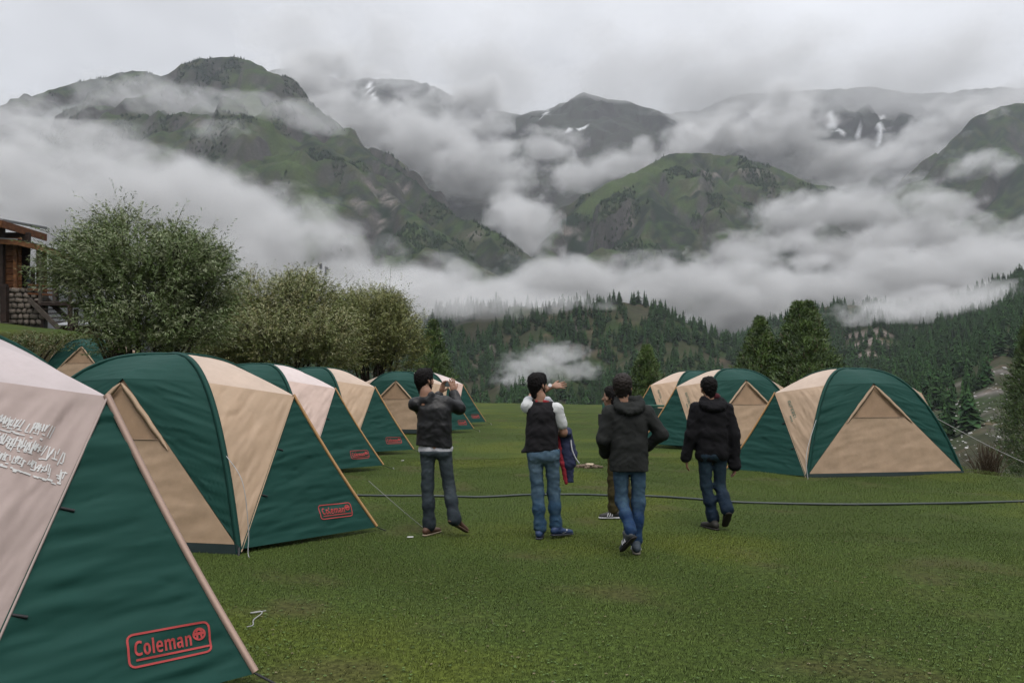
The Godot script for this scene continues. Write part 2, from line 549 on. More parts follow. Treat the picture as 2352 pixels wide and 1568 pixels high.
func build_clouds() -> void:
	var soft := [[0.0, 0.0015], [0.08, 0.0024], [0.17, 0.0036], [0.28, 0.005], [0.42, 0.007]]
	var thick := [[0.0, 0.0014], [0.08, 0.0026], [0.17, 0.0042], [0.27, 0.006], [0.40, 0.008]]
	var wisp := [[0.0, 0.0014], [0.10, 0.002], [0.22, 0.003]]
	cloud("cloud_bank", "white fog bank filling the valley below the left mountain", [
		puff(40, 520, 1000, 250, 95, 130), puff(250, 520, 980, 190, 95, 130), puff(430, 560, 950, 150, 85, 120), puff(620, 620, 920, 150, 62, 110), puff(830, 675, 900, 130, 38, 90), puff(200, 640, 950, 300, 80, 120), puff(-150, 480, 1050, 250, 130, 150), puff(470, 660, 900, 220, 55, 110),
		puff(160, 380, 1250, 130, 50, 90, 0.6), puff(560, 480, 1150, 90, 40, 80, 0.55), puff(330, 420, 1200, 110, 45, 80, 0.6)], 6.0, 110.0, 0.85, 201, soft)
	cloud("cloud_bank", "cloud pouring through the gap between the left and middle mountains", [
		puff(700, 200, 2150, 120, 50, 100), puff(760, 160, 2350, 160, 50, 100), puff(930, 255, 2400, 150, 36, 90, 0.65), puff(1080, 235, 2450, 150, 55, 100), puff(840, 290, 2100, 170, 60, 120), puff(980, 340, 2050, 160, 75, 120), puff(1110, 400, 1950, 150, 65, 110), puff(1190, 500, 1800, 70, 70, 90), puff(1250, 340, 2150, 110, 36, 90), puff(1430, 375, 1950, 100, 26, 80), puff(1330, 410, 1950, 90, 36, 80), puff(1080, 290, 2250, 120, 40, 90, 0.6)], 8.0, 120.0, 0.85, 211, soft)
	cloud("cloud_bank", "long bright cloud bank lying across the valley over the forest", [
		puff(960, 650, 920, 90, 24, 60), puff(1130, 672, 960, 120, 22, 60), puff(1330, 655, 1000, 140, 36, 80), puff(1520, 665, 1000, 150, 40, 80), puff(1690, 700, 1000, 100, 50, 80), puff(1800, 665, 1050, 150, 36, 80), puff(1990, 650, 1050, 160, 32, 80), puff(2200, 620, 1050, 180, 34, 80), puff(2400, 610, 1050, 150, 44, 80), puff(1200, 540, 1380, 70, 70, 60), puff(1650, 752, 1000, 55, 20, 50), puff(1450, 735, 950, 120, 14, 60, 0.6)], 5.0, 75.0, 0.8, 223, thick)
	cloud("cloud_bank", "ragged cloud rising in front of the middle mountain at the right", [
		puff(1850, 500, 1350, 95, 42, 70), puff(1980, 475, 1350, 95, 46, 70), puff(2080, 520, 1300, 110, 52, 70), puff(2190, 560, 1250, 120, 42, 70), puff(1950, 575, 1250, 160, 36, 70), puff(1730, 575, 1250, 100, 26, 60, 0.6)], 5.5, 72.0, 0.95, 233, soft)
	cloud("cloud_bank", "cloud spilling over the ridge of the middle mountain", [
		puff(1640, 310, 2000, 110, 56, 90), puff(1780, 310, 2050, 140, 80, 100), puff(1800, 240, 2100, 70, 56, 80), puff(1930, 375, 2050, 160, 50, 100), puff(2090, 365, 2150, 150, 60, 100), puff(2180, 300, 2150, 120, 66, 100), puff(2240, 410, 1850, 130, 50, 90, 0.7), puff(1580, 330, 1850, 75, 34, 60, 0.7), puff(1480, 330, 1850, 30, 24, 40, 0.5)], 8.0, 105.0, 0.9, 241, soft)
	cloud("cloud_deck", "low grey cloud deck hiding the tops of the far range", [
		puff(1460, 175, 2850, 360, 55, 360), puff(1720, 215, 2800, 400, 90, 360), puff(2080, 200, 2750, 420, 75, 360), puff(2480, 210, 2650, 400, 90, 360), puff(1130, 190, 2850, 260, 70, 324), puff(900, 150, 2900, 260, 60, 288), puff(680, 120, 2950, 220, 60, 288, 0.7), puff(2330, 235, 2150, 120, 46, 162, 0.7)], 21.0, 300.0, 0.62, 251, [[0.0, 0.0007], [0.08, 0.0011], [0.18, 0.0015], [0.30, 0.0018]], 1.9)
	cloud("mist", "thin mist clinging to the upper face of the left mountain", [
		puff(310, 215, 1650, 130, 36, 60), puff(430, 250, 1600, 110, 36, 60), puff(590, 245, 1500, 90, 26, 50), puff(720, 275, 1450, 80, 24, 50), puff(120, 290, 1650, 190, 50, 70), puff(520, 330, 1450, 60, 40, 50, 0.6)], 6.5, 70.0, 0.9, 261, wisp)
	cloud("mist", "thin patch of mist in front of the forested hill", [
		puff(1225, 845, 430, 20, 10, 18), puff(1275, 815, 450, 18, 8, 18), puff(1195, 872, 430, 15, 7, 16), puff(1320, 850, 450, 16, 6, 14, 0.6)], 1.0, 10.0, 0.9, 271, [[0.0, 0.004], [0.12, 0.007], [0.26, 0.010]])
	cloud("mist", "mist veiling the top of the forested hill", [
		puff(960, 700, 640, 60, 22, 50), puff(1110, 705, 640, 60, 16, 50), puff(1250, 705, 640, 50, 10, 50), puff(860, 730, 640, 60, 24, 50)], 3.2, 34.0, 0.85, 281, [[0.0, 0.004], [0.12, 0.006], [0.26, 0.008]])
	cloud("mist", "mist drifting over the right-hand forest", [
		puff(2150, 695, 640, 55, 13, 50), puff(2260, 690, 640, 50, 14, 50), puff(2060, 722, 620, 45, 9, 40, 0.6)], 3.2, 30.0, 0.85, 291, [[0.0, 0.004], [0.12, 0.006], [0.26, 0.008]])

# ------------------------------------------------------------------ forested hills
func conifer_mesh(sd: int, tiers: int, spread: float) -> ArrayMesh:
	# unit height: ragged drooping boughs around a trunk
	var r := RandomNumberGenerator.new()
	r.seed = sd
	var v := PackedVector3Array()
	var c := PackedColorArray()
	var idx := PackedInt32Array()
	for t in tiers:
		var k := float(t) / (tiers - 1)
		var y := lerpf(0.12, 0.96, k)
		var rad := spread * pow(1.0 - k, 0.8) * r.randf_range(0.75, 1.15) + 0.012
		var m := 7 if k < 0.6 else 5
		var a0 := r.randf() * TAU
		for b in m:
			var a := a0 + TAU * b / m + r.randf_range(-0.3, 0.3)
			var rr := rad * r.randf_range(0.6, 1.2)
			var d := Vector3(cos(a), 0, sin(a))
			var s := Vector3(-d.z, 0, d.x) * rr * 0.42
			var top := Vector3(0, y + 0.05 + 0.05 * (1.0 - k), 0)
			var tip := d * rr + Vector3(0, y - 0.05 * r.randf_range(0.3, 1.4), 0)
			var i := v.size()
			var mid := d * rr * 0.55 + Vector3(0, y + 0.012, 0)
			v.append_array([top, mid + s, tip, mid - s])
			var g := r.randf_range(0.75, 1.3)
			for q in 4: c.append(Color(0.019 * g, 0.043 * g, 0.016 * g))
			idx.append_array([i, i + 1, i + 2, i, i + 2, i + 3])
	var i := v.size()
	for q in 4:
		var a := TAU * q / 4
		v.append(Vector3(cos(a) * 0.014, 0, sin(a) * 0.014))
		c.append(Color(0.05, 0.04, 0.03))
	v.append(Vector3(0, 0.9, 0))
	c.append(Color(0.05, 0.04, 0.03))
	for q in 4: idx.append_array([i + q, i + (q + 1) % 4, i + 4])
	var st := SurfaceTool.new()
	st.create_from(array_mesh(v, PackedVector3Array(), idx, c), 0)
	st.generate_normals()
	return st.commit()

func build_forests() -> void:
	scree_spots = [[at(1120, 800, 560), Vector3(14, 22, 60)], [at(1330, 780, 560), Vector3(8, 30, 60)], [at(1560, 740, 760), Vector3(26, 20, 80)], [at(1690, 790, 950), Vector3(60, 22, 90)]]
	H.wood = hill("hill", "conifer-covered hill beyond the end of the meadow", [
		[0.55, ridge([[600, 740, 720], [760, 735, 690], [900, 730, 670], [1000, 715, 660], [1120, 700, 650], [1250, 703, 640], [1340, 696, 630], [1410, 690, 630], [1480, 697, 640], [1530, 722, 650], [1580, 770, 640], [1630, 820, 620], [1690, 880, 600], [1760, 950, 580]])],
		[0.5, ridge([[1250, 703, 640], [1230, 800, 520], [1200, 900, 420], [1190, 960, 330]])],
		[0.5, ridge([[1480, 697, 640], [1490, 800, 520], [1480, 900, 420], [1470, 960, 330]])],
		[0.5, ridge([[1000, 715, 660], [960, 810, 520], [930, 900, 420], [900, 960, 330]])],
		[0.5, ridge([[760, 735, 690], [700, 830, 520], [640, 930, 380]])],
		[0.6, ridge([[1400, 690, 950], [1500, 705, 950], [1560, 735, 940], [1620, 775, 920], [1700, 812, 880], [1780, 870, 820], [1850, 930, 760]])],
	], -330, 420, -1100, -120, 6.0, 0.22, 5.0, 141, paint_forest, -45.0)
	scree_spots = []
	for pass_no in 2:
		if pass_no == 1:
			var f: Dictionary = H.slope
			for q in [[2240, 870, 16, 7], [2290, 900, 10, 8], [2310, 960, 7, 8], [2340, 1000, 5, 6], [2190, 960, 5, 4], [2330, 860, 10, 8]]:
				scree_spots.append([hit(f, q[0], q[1], 60.0, 600.0), Vector3(q[2], q[3], 30)])
			cliffs = []
			for q in [[1990, 790, 12, 15], [1975, 770, 7, 10], [2005, 815, 9, 12], [2030, 765, 11, 4]]:
				cliffs.append([hit(f, q[0], q[1], 150.0, 900.0), Vector3(q[2], q[3], 45)])
			used["hill"] = 2
			f.o.free()
			used["hill"] = 1
		H.slope = hill("hill", "forested valley side with a boulder field at the right", [
			[0.55, ridge([[1700, 800, 820], [1780, 735, 800], [1850, 712, 780], [1920, 700, 760], [2000, 698, 750], [2080, 706, 740], [2160, 700, 730], [2260, 660, 720], [2400, 610, 720], [2700, 560, 720]])],
			[0.5, ridge([[1850, 712, 780], [1870, 790, 640], [1890, 880, 520], [1900, 960, 400]])],
			[0.5, ridge([[2000, 698, 750], [2010, 740, 640], [1995, 800, 540], [2000, 880, 430], [2020, 960, 330]])],
			[0.5, ridge([[2160, 700, 730], [2150, 760, 560], [2140, 830, 420], [2130, 900, 310], [2120, 970, 220]])],
			[0.5, ridge([[2400, 610, 720], [2352, 700, 520], [2310, 790, 380], [2280, 850, 290], [2260, 930, 210], [2240, 1010, 140], [2225, 1075, 80]])],
			[0.55, ridge([[2700, 560, 720], [2600, 700, 450], [2520, 800, 300], [2460, 900, 200], [2420, 1000, 120]])],
		], 25, 900, -1000, -18, 5.0, 0.2, 3.5, 151, paint_forest, -60.0)
	var tm := mat(Color.WHITE, 0.9, 0.2)
	tm.vertex_color_use_as_albedo = true
	tm.backlight_enabled = false
	M.conifer = tm
	var kinds := [conifer_mesh(1, 12, 0.20), conifer_mesh(2, 13, 0.17), conifer_mesh(3, 11, 0.24)]
	M.kinds = kinds
	var r2 := RandomNumberGenerator.new()
	r2.seed = 3
	var nf := noise(77, 1.0 / 55.0, 3)
	forest("forest", "dark conifers covering the hill beyond the meadow", H.wood, -320, 330, -780, -150, 15000, nf, kinds, func(p: Vector3): return nf.get_noise_2d(p.x, p.z) > -0.24 - (0.5 if p.z > -420 else 0.0), 6.0, 14.5)
	forest("forest", "dark conifers covering the valley side at the right", H.slope, 60, 620, -880, -170, 15000, nf, kinds, func(p: Vector3): return nf.get_noise_2d(p.x, p.z) > -0.45 and not (p.z > -330 and p.x > -p.z * (0.55 + 0.15 * nf.get_noise_2d(p.z, p.x))), 6.0, 14.0)
	forest("scrub", "dark shrubs dotted over the left mountain", H.left, -1100, 330, -1950, -1000, 60000, nf, kinds, func(p: Vector3): return nf.get_noise_2d(p.x * 0.38, p.z * 0.24) > 0.10 + 0.16 * r2.randf(), 4.0, 9.5)
	forest("scrub", "dark shrubs dotted over the middle mountain", H.mid, 60, 1100, -1800, -1050, 52000, nf, kinds, func(p: Vector3): return nf.get_noise_2d(p.x * 0.38, p.z * 0.24) > 0.06 + 0.16 * r2.randf(), 4.0, 9.5)

func forest(called: String, label: String, f: Dictionary, x0: float, x1: float, z0: float, z1: float, many: int, nf: FastNoiseLite, kinds: Array, where: Callable, small: float, tall: float) -> void:
	var root := thing(called, label, "forest" if called == "forest" else "scrub")
	tag(root, "", "", "", "stuff")
	var lists := [[], [], []]
	var r := RandomNumberGenerator.new()
	r.seed = many + int(x0)
	for i in many:
		var x := r.randf_range(x0, x1)
		var z := r.randf_range(z0, z1)
		var p := Vector3(x, 0, z)
		if not where.call(p): continue
		var bare := false
		p.y = hill_y(f, x, z)
		for s in scree_spots:
			if ((p - s[0]) / s[1]).length() < 0.9: bare = true
		for s in cliffs:
			if ((p - s[0]) / s[1]).length() < 1.0: bare = true
		for l in turf_lines:
			if called == "scrub" and near_line(p, l[0]) < l[1] * 0.8: bare = true
		if bare: continue
		var s := lerpf(small, tall, pow(r.randf(), 1.6))
		var w := s * r.randf_range(0.9, 1.5)
		lists[r.randi() % 3].append([Transform3D(Basis(Vector3.UP, r.randf() * TAU).scaled(Vector3(w, s, w)), p - Vector3(0, s * 0.06, 0)), r.randf_range(0.7, 1.35)])
	for k in 3:
		var mm := MultiMesh.new()
		mm.transform_format = MultiMesh.TRANSFORM_3D
		mm.use_colors = true
		mm.mesh = kinds[k]
		mm.instance_count = lists[k].size()
		for i in lists[k].size():
			mm.set_instance_transform(i, lists[k][i][0])
			var g: float = lists[k][i][1]
			mm.set_instance_color(i, Color(g * 1.05, g, g * 0.95))
		var o := MultiMeshInstance3D.new()
		o.name = "trees" if k == 0 else "trees_%03d" % k
		o.multimesh = mm
		o.material_override = M.conifer
		root.add_child(o, true)
		tag(o, "", "", "", "stuff")

# ------------------------------------------------------------------ meadow
var edge_line := PackedVector2Array([Vector2(70, 4), Vector2(30, 12.5), Vector2(15, 14.6), Vector2(10.2, 15.4), Vector2(9.6, 17.5), Vector2(13, 25), Vector2(16, 38), Vector2(10, 62), Vector2(-8, 74), Vector2(-30, 78), Vector2(-90, 78), Vector2(-90, -3), Vector2(70, -3)])
var nb: FastNoiseLite

func beyond_edge(x: float, d: float) -> float:
	var p := Vector2(x, d)
	var best := 1e9
	for i in 10:
		best = minf(best, p.distance_to(Geometry2D.get_closest_point_to_segment(p, edge_line[i], edge_line[i + 1])))
	return -best if Geometry2D.is_point_in_polygon(p, edge_line) else best

func bank_s(x: float, d: float) -> float:
	# how far up the grassy bank below the lodge a place lies
	return minf((d - 30.0) * 0.7 + (-x - 17.0) * 0.75, (-x - 0.47 * d - 0.5) * 1.3)

func land(x: float, z: float) -> float:
	var d := -z
	var y := ground_h(x, z)
	y += nb.get_noise_2d(x, z) * 0.035
	var s := bank_s(x, d)
	if s > -8.0:
		y += 1.55 * smoothstep(-7.0, 0.0, s) + 2.2 * smoothstep(0.2, 2.4, s) + 0.11 * maxf(0.0, s - 2.0) + nb.get_noise_2d(x * 3.0, z * 3.0) * 0.18 * smoothstep(-1.0, 1.0, s) * smoothstep(5.0, 2.5, s)
	return y

func meet(px: float, py: float) -> Vector3:
	# where the line of sight through a place of the picture meets the meadow
	var dir := (at(px, py, 10.0) - EYE) / 10.0
	var t := 2.0
	while t < 90.0:
		var p := EYE + dir * t
		if p.y < land(p.x, p.z): return Vector3(p.x, land(p.x, p.z), p.z)
		t += 0.01
	return EYE + dir * t

func turf_color(x: float, z: float, n1: FastNoiseLite, n2: FastNoiseLite) -> Color:
	var a := n1.get_noise_2d(x, z)
	var b := n2.get_noise_2d(x, z)
	var c := Color(0.076, 0.110, 0.027)
	c = c.lerp(Color(0.120, 0.145, 0.026), smoothstep(0.05, 0.5, a) * 0.75)
	c = c.lerp(Color(0.060, 0.090, 0.021), smoothstep(0.0, -0.45, a) * 0.8)
	c = c.lerp(Color(0.092, 0.078, 0.036), smoothstep(0.24, 0.55, b) * 0.6)
	return c

func build_ground() -> void:
	nb = noise(401, 0.35, 3)
	var n1 := noise(403, 0.22, 4)
	var n2 := noise(405, 0.55, 4)
	var gm := mat(Color.WHITE, 0.95, 0.2)
	gm.vertex_color_use_as_albedo = true
	gm.albedo_texture = noise_tex(noise(25, 0.05, 5, FastNoiseLite.FRACTAL_FBM, 0.8), 512, Color(0.35, 0.36, 0.33), Color(1, 1, 0.98))
	gm.uv1_triplanar = true
	gm.uv1_world_triplanar = true
	gm.uv1_scale = Vector3.ONE / 1.7
	M.turf = gm
	var v := PackedVector3Array()
	var n := PackedVector3Array()
	var c := PackedColorArray()
	var idx := PackedInt32Array()
	# rows get coarser with distance
	var ds := [-3.0]
	while ds[-1] < 78.0: ds.append(ds[-1] + maxf(0.22, 0.012 * ds[-1]))
	var nx := 250
	for d in ds:
		for i in nx:
			var k := float(i) / (nx - 1) * 2.0 - 1.0
			var x: float = -6.0 + k * (22.0 + 52.0 * k * k)
			var z: float = -d
			var y := land(x, z)
			var e := beyond_edge(x, d)
			if e > -1.6: y -= 0.5 * smoothstep(-1.6, 0.0, e) + maxf(0.0, e) * 0.75
			v.append(Vector3(x, y, z))
			var col := turf_color(x, z, n1, n2)
			var s: float = bank_s(x, d)
			var bank := smoothstep(-0.9, -0.1, s + n1.get_noise_2d(x * 4.0, z * 4.0) * 0.8) * smoothstep(2.4, 1.8, s) * smoothstep(-13.5, -14.5, x)
			col = col.lerp(Color(0.052, 0.038, 0.026), bank * 0.85)
			c.append(col)
	for j in ds.size() - 1:
		for i in nx - 1:
			var k := j * nx + i
			idx.append_array([k, k + nx, k + 1, k + 1, k + nx, k + nx + 1])
	n.resize(v.size())
	for j in ds.size():
		for i in nx:
			var a := v[j * nx + mini(i + 1, nx - 1)] - v[j * nx + maxi(i - 1, 0)]
			var b := v[mini(j + 1, ds.size() - 1) * nx + i] - v[maxi(j - 1, 0) * nx + i]
			var q := a.cross(b).normalized()
			n[j * nx + i] = q if q.y > 0 else -q
	var o := obj("meadow", array_mesh(v, n, idx, c), gm)
	tag(o, "mown green meadow between the two rows of tents", "", "", "structure")
	# the valley floor under everything
	var pm := PlaneMesh.new()
	pm.size = Vector2(16000, 16000)
	var vf := obj("valley_floor", pm, mat(lin(0.05, 0.06, 0.03), 0.95, 0.2), null, Vector3(0, -160, -3000))
	tag(vf, "wooded valley floor far below the meadow", "", "", "structure")
	# grass blades
	var gb := mat(Color.WHITE, 0.7, 0.3)
	gb.vertex_color_use_as_albedo = true
	gb.backlight_enabled = true
	gb.backlight = Color(0.5, 0.5, 0.4)
	M.blade = gb
	var r := RandomNumberGenerator.new()
	r.seed = 5
	var near_list := []
	var d := 3.2
	while d < 46.0:
		var rows := 0.03 if d < 9.0 else 0.045 if d < 18.0 else 0.16
		var step := 0.021 if d < 9.0 else 0.034 if d < 18.0 else 0.10
		var w := 0.67 * d + 0.6
		var x := -w
		while x < w:
			var px := x + r.randf_range(-0.5, 0.5) * step
			var pd := d + r.randf_range(-0.5, 0.5) * rows
			x += step * (1.0 + 0.0 * px)
			if pd > 9.0 and (px < -pd * 0.55 - 1.0): continue
			if pd > 14.4 and px > 9.3: continue
			var b := n2.get_noise_2d(px, -pd)
			if r.randf() < smoothstep(0.2, 0.5, b) * 0.75: continue
			near_list.append(Vector2(px, -pd))
		d += rows
	var mm := MultiMesh.new()
	mm.transform_format = MultiMesh.TRANSFORM_3D
	mm.use_colors = true
	mm.mesh = tuft_mesh()
	mm.instance_count = near_list.size()
	for i in near_list.size():
		var p: Vector2 = near_list[i]
		var far := clampf((-p.y - 8.0) / 20.0, 0.0, 1.0)
		var s := r.randf_range(0.55, 1.15) * lerpf(0.85, 1.7, far)
		var h := s * r.randf_range(0.6, 1.25) * lerpf(1.0, 0.5, far)
		mm.set_instance_transform(i, Transform3D(Basis(Vector3.UP, r.randf() * TAU).scaled(Vector3(s, h, s)), Vector3(p.x, land(p.x, p.y) - 0.003, p.y)))
		var cc := turf_color(p.x, p.y, n1, n2) * r.randf_range(0.85, 1.65)
		if r.randf() < 0.035: cc = Color(0.16, 0.16, 0.09)
		mm.set_instance_color(i, cc)
	var g := MultiMeshInstance3D.new()
	g.name = "grass"
	g.multimesh = mm
	g.material_override = gb
	add_child(g)
	tag(g, "short grass blades covering the meadow", "grass", "", "stuff")
	clover(n1)

func clover(n1: FastNoiseLite) -> void:
	# low broad-leaved weeds and a few straws among the blades
	var r := RandomNumberGenerator.new()
	r.seed = 15
	var v := PackedVector3Array()
	var n := PackedVector3Array()
	var idx := PackedInt32Array()
	for k in 6:
		var a := TAU * k / 6 + r.randf_range(-0.3, 0.3)
		var d := Vector3(cos(a), 0, sin(a))
		var s := Vector3(-d.z, 0, d.x) * 0.009
		var l := r.randf_range(0.02, 0.034)
		var i := v.size()
		v.append_array([Vector3(0, 0.012, 0), d * l * 0.6 + s + Vector3(0, 0.022, 0), d * l + Vector3(0, 0.016, 0), d * l * 0.6 - s + Vector3(0, 0.022, 0)])
		for q in 4: n.append(Vector3.UP)
		idx.append_array([i, i + 2, i + 1, i, i + 3, i + 2])
	var spots_at := []
	while spots_at.size() < 5200:
		var d := 3.3 + 11.0 * pow(r.randf(), 1.4)
		var p := Vector2(r.randf_range(-0.5, 0.67) * d, -d)
		if n1.get_noise_2d(p.x * 2.0 + 40.0, p.y * 2.0) < -0.35 + 0.6 * r.randf(): continue
		spots_at.append(p)
	var mm := MultiMesh.new()
	mm.transform_format = MultiMesh.TRANSFORM_3D
	mm.use_colors = true
	mm.mesh = array_mesh(v, n, idx)
	mm.instance_count = spots_at.size()
	for i in spots_at.size():
		var p: Vector2 = spots_at[i]
		var s := r.randf_range(0.22, 0.5)
		mm.set_instance_transform(i, Transform3D(Basis(Vector3.UP, r.randf() * TAU).scaled(Vector3.ONE * s), Vector3(p.x, land(p.x, p.y) + 0.002, p.y)))
		mm.set_instance_color(i, Color(0.080, 0.125, 0.038) * r.randf_range(0.7, 1.3) if r.randf() < 0.93 else Color(0.17, 0.15, 0.085))
	var g := MultiMeshInstance3D.new()
	g.name = "clover"
	g.multimesh = mm
	g.material_override = M.blade
	add_child(g)
	tag(g, "low clover and weeds scattered through the lawn", "clover", "", "stuff")

func tuft_mesh() -> ArrayMesh:
	var r := RandomNumberGenerator.new()
	r.seed = 12
	var v := PackedVector3Array()
	var n := PackedVector3Array()
	var idx := PackedInt32Array()
	for b in 6:
		var a := r.randf() * TAU
		var o := Vector3(cos(a), 0, sin(a)) * r.randf_range(0.0, 0.018)
		var lean := Vector3(r.randf_range(-1, 1), 0, r.randf_range(-1, 1)) * 0.014
		var s := Vector3(cos(a + 1.3), 0, sin(a + 1.3)) * 0.0022
		var h := r.randf_range(0.012, 0.03)
		var i := v.size()
		v.append_array([o - s, o + s, o + lean + Vector3(0, h, 0)])
		for q in 3: n.append((Vector3.UP + lean * 20.0).normalized())
		idx.append_array([i, i + 1, i + 2])
	return array_mesh(v, n, idx)

# ------------------------------------------------------------------ tubes and boxes
func tube(path: Array, radii, sides := 8, flat := 1.0, up := Vector3.UP) -> ArrayMesh:
	var v := PackedVector3Array()
	var n := PackedVector3Array()
	var idx := PackedInt32Array()
	for i in path.size():
		var t: Vector3 = (path[mini(i + 1, path.size() - 1)] - path[maxi(i - 1, 0)]).normalized()
		var a := t.cross(up)
		if a.length() < 0.05: a = t.cross(Vector3.RIGHT)
		a = a.normalized()
		var b := a.cross(t).normalized()
		var r: float = radii[i] if radii is Array else radii
		for k in sides:
			var g := TAU * k / sides
			var q := a * cos(g) + b * sin(g) * flat
			v.append(path[i] + q * r)
			n.append(q.normalized())
	for i in path.size() - 1:
		for k in sides:
			var a := i * sides + k
			var b := i * sides + (k + 1) % sides
			idx.append_array([a, b, a + sides, b, b + sides, a + sides])
	for e in 2:
		var base: int = 0 if e == 0 else (path.size() - 1) * sides
		for k in range(1, sides - 1):
			if e == 0: idx.append_array([base, base + k + 1, base + k])
			else: idx.append_array([base, base + k, base + k + 1])
	return array_mesh(v, n, idx)

func smooth_path(pts: Array, each := 6) -> Array:
	var c := Curve3D.new()
	for i in pts.size():
		var t: Vector3 = (pts[mini(i + 1, pts.size() - 1)] - pts[maxi(i - 1, 0)]) / 6.0
		c.add_point(pts[i], -t, t)
	var out := []
	for i in (pts.size() - 1) * each + 1: out.append(c.samplef(float(i) / each))
	return out

func block(size: Vector3, bevel := 0.01, jitter := 0.0, sd := 0) -> ArrayMesh:
	# a box with chamfered edges; jitter makes it a rough stone
	var r := RandomNumberGenerator.new()
	r.seed = sd
	var st := SurfaceTool.new()
	st.begin(Mesh.PRIMITIVE_TRIANGLES)
	st.set_smooth_group(-1 if jitter == 0.0 else 0)
	var h := size * 0.5
	var b := minf(bevel, minf(h.x, minf(h.y, h.z)) * 0.8)
	var pts := PackedVector3Array()
	for c in 8:
		var s := Vector3(1 if c & 1 else -1, 1 if c & 2 else -1, 1 if c & 4 else -1)
		var j := Vector3(r.randf_range(-1, 1), r.randf_range(-1, 1), r.randf_range(-1, 1)) * jitter
		for ax in 3:
			var p := s * (h - Vector3.ONE * b)
			p[ax] = s[ax] * h[ax]
			pts.append(p + j * size)
	var tri := func(a: Vector3, q: Vector3, c: Vector3):
		var nn := (q - a).cross(c - a)
		if nn.dot(a + q + c) < 0:
			st.add_vertex(a); st.add_vertex(c); st.add_vertex(q)
		else:
			st.add_vertex(a); st.add_vertex(q); st.add_vertex(c)
	var flip := func(a: Vector3, q: Vector3, c: Vector3, e: Vector3):
		tri.call(a, c, q); tri.call(a, e, c)
	for ax in 3:
		var u := (ax + 1) % 3
		var w := (ax + 2) % 3
		for sg in 2:
			var q := []
			for k in [[0, 0], [1, 0], [1, 1], [0, 1]]:
				q.append(pts[((sg << ax) | (k[0] << u) | (k[1] << w)) * 3 + ax])
			flip.call(q[0], q[1], q[2], q[3])
	for ax in 3:
		var u := (ax + 1) % 3
		var w := (ax + 2) % 3
		for su in 2:
			for sw in 2:
				var c0 := (su << u) | (sw << w)
				var c1 := c0 | (1 << ax)
				flip.call(pts[c0 * 3 + u], pts[c1 * 3 + u], pts[c1 * 3 + w], pts[c0 * 3 + w])
	for c in 8: tri.call(pts[c * 3], pts[c * 3 + 1], pts[c * 3 + 2])
	st.generate_normals()
	return st.commit()

# ------------------------------------------------------------------ tents
const TA := 1.62
const TB := 1.085
const TH := 2.086
const RQ := 0.46

func arc(sx: float, sz: float, r: float) -> Vector3:
	var k := 1.0 - r
	return Vector3(sx * TA * k, 0.05 + (TH - 0.05) * (1.0 - pow(k, 2.9)), sz * TB * k)

func bow(a: Vector3, b: Vector3, t: float, up: float) -> Vector3:
	return a.lerp(b, t) + Vector3(0, up * sin(PI * t), 0)

func panel(ca: Callable, cb: Callable, nu: int, nv: int, fold: Vector3, stretch: float, freq: float, amp: float, billow := 0.0, sd := 0, drop := 0.0) -> ArrayMesh:
	# cloth stretched between two seams; folds run along one direction
	var n := noise(sd, freq, 2, FastNoiseLite.FRACTAL_FBM, 0.45)
	var v := PackedVector3Array()
	for j in nv + 1:
		var t := float(j) / nv
		var a: Vector3 = ca.call(t)
		var b: Vector3 = cb.call(t)
		for i in nu + 1: v.append(a.lerp(b, float(i) / nu))
	var w := nu + 1
	var nm := func(vv: PackedVector3Array) -> PackedVector3Array:
		var out := PackedVector3Array()
		out.resize(vv.size())
		for j in nv + 1:
			for i in w:
				var du := vv[j * w + mini(i + 1, nu)] - vv[j * w + maxi(i - 1, 0)]
				var dv := vv[mini(j + 1, nv) * w + i] - vv[maxi(j - 1, 0) * w + i]
				var q := du.cross(dv)
				out[j * w + i] = q.normalized() if q.length() > 1e-7 else Vector3.ZERO
		for k in out.size():
			if out[k] == Vector3.ZERO: out[k] = out[mini(k + w, out.size() - 1)] if out[mini(k + w, out.size() - 1)] != Vector3.ZERO else out[maxi(k - w, 0)]
			if out[k] == Vector3.ZERO: out[k] = Vector3.UP
		return out
	var ns: PackedVector3Array = nm.call(v)
	for j in nv + 1:
		var t := float(j) / nv
		for i in w:
			var u := float(i) / nu
			var p := v[j * w + i]
			v[j * w + i] = p + ns[j * w + i] * cloth(n, p, fold, stretch, amp, billow, u, t)
	ns = nm.call(v)
	var idx := PackedInt32Array()
	for j in nv:
		for i in nu:
			var k := j * w + i
			idx.append_array([k, k + w, k + 1, k + 1, k + w, k + w + 1])
	return array_mesh(v, ns, idx)

func cloth(n: FastNoiseLite, p: Vector3, fold: Vector3, stretch: float, amp: float, billow: float, u: float, t: float) -> float:
	var edge := minf(minf(u, 1.0 - u), minf(t, 1.0 - t))
	var k := smoothstep(0.0, 0.06, edge)
	var q := p + fold * p.dot(fold) * (1.0 / stretch - 1.0)
	var cr := maxf(0.0, 1.0 - 3.2 * absf(n.get_noise_3dv(q * 0.8 + Vector3(9, 0, 0))))
	return (n.get_noise_3dv(q) * 0.42 + n.get_noise_3dv(q * 2.7 + Vector3(3, 7, 1)) * 0.16 + 0.30 * cr * cr * smoothstep(-0.2, 0.4, n.get_noise_3dv(p * 0.35))) * amp * k + billow * sin(PI * u) * sin(PI * t)

func merged(meshes: Array) -> ArrayMesh:
	var st := SurfaceTool.new()
	st.begin(Mesh.PRIMITIVE_TRIANGLES)
	for m in meshes: st.append_from(m, 0, Transform3D())
	return st.commit()

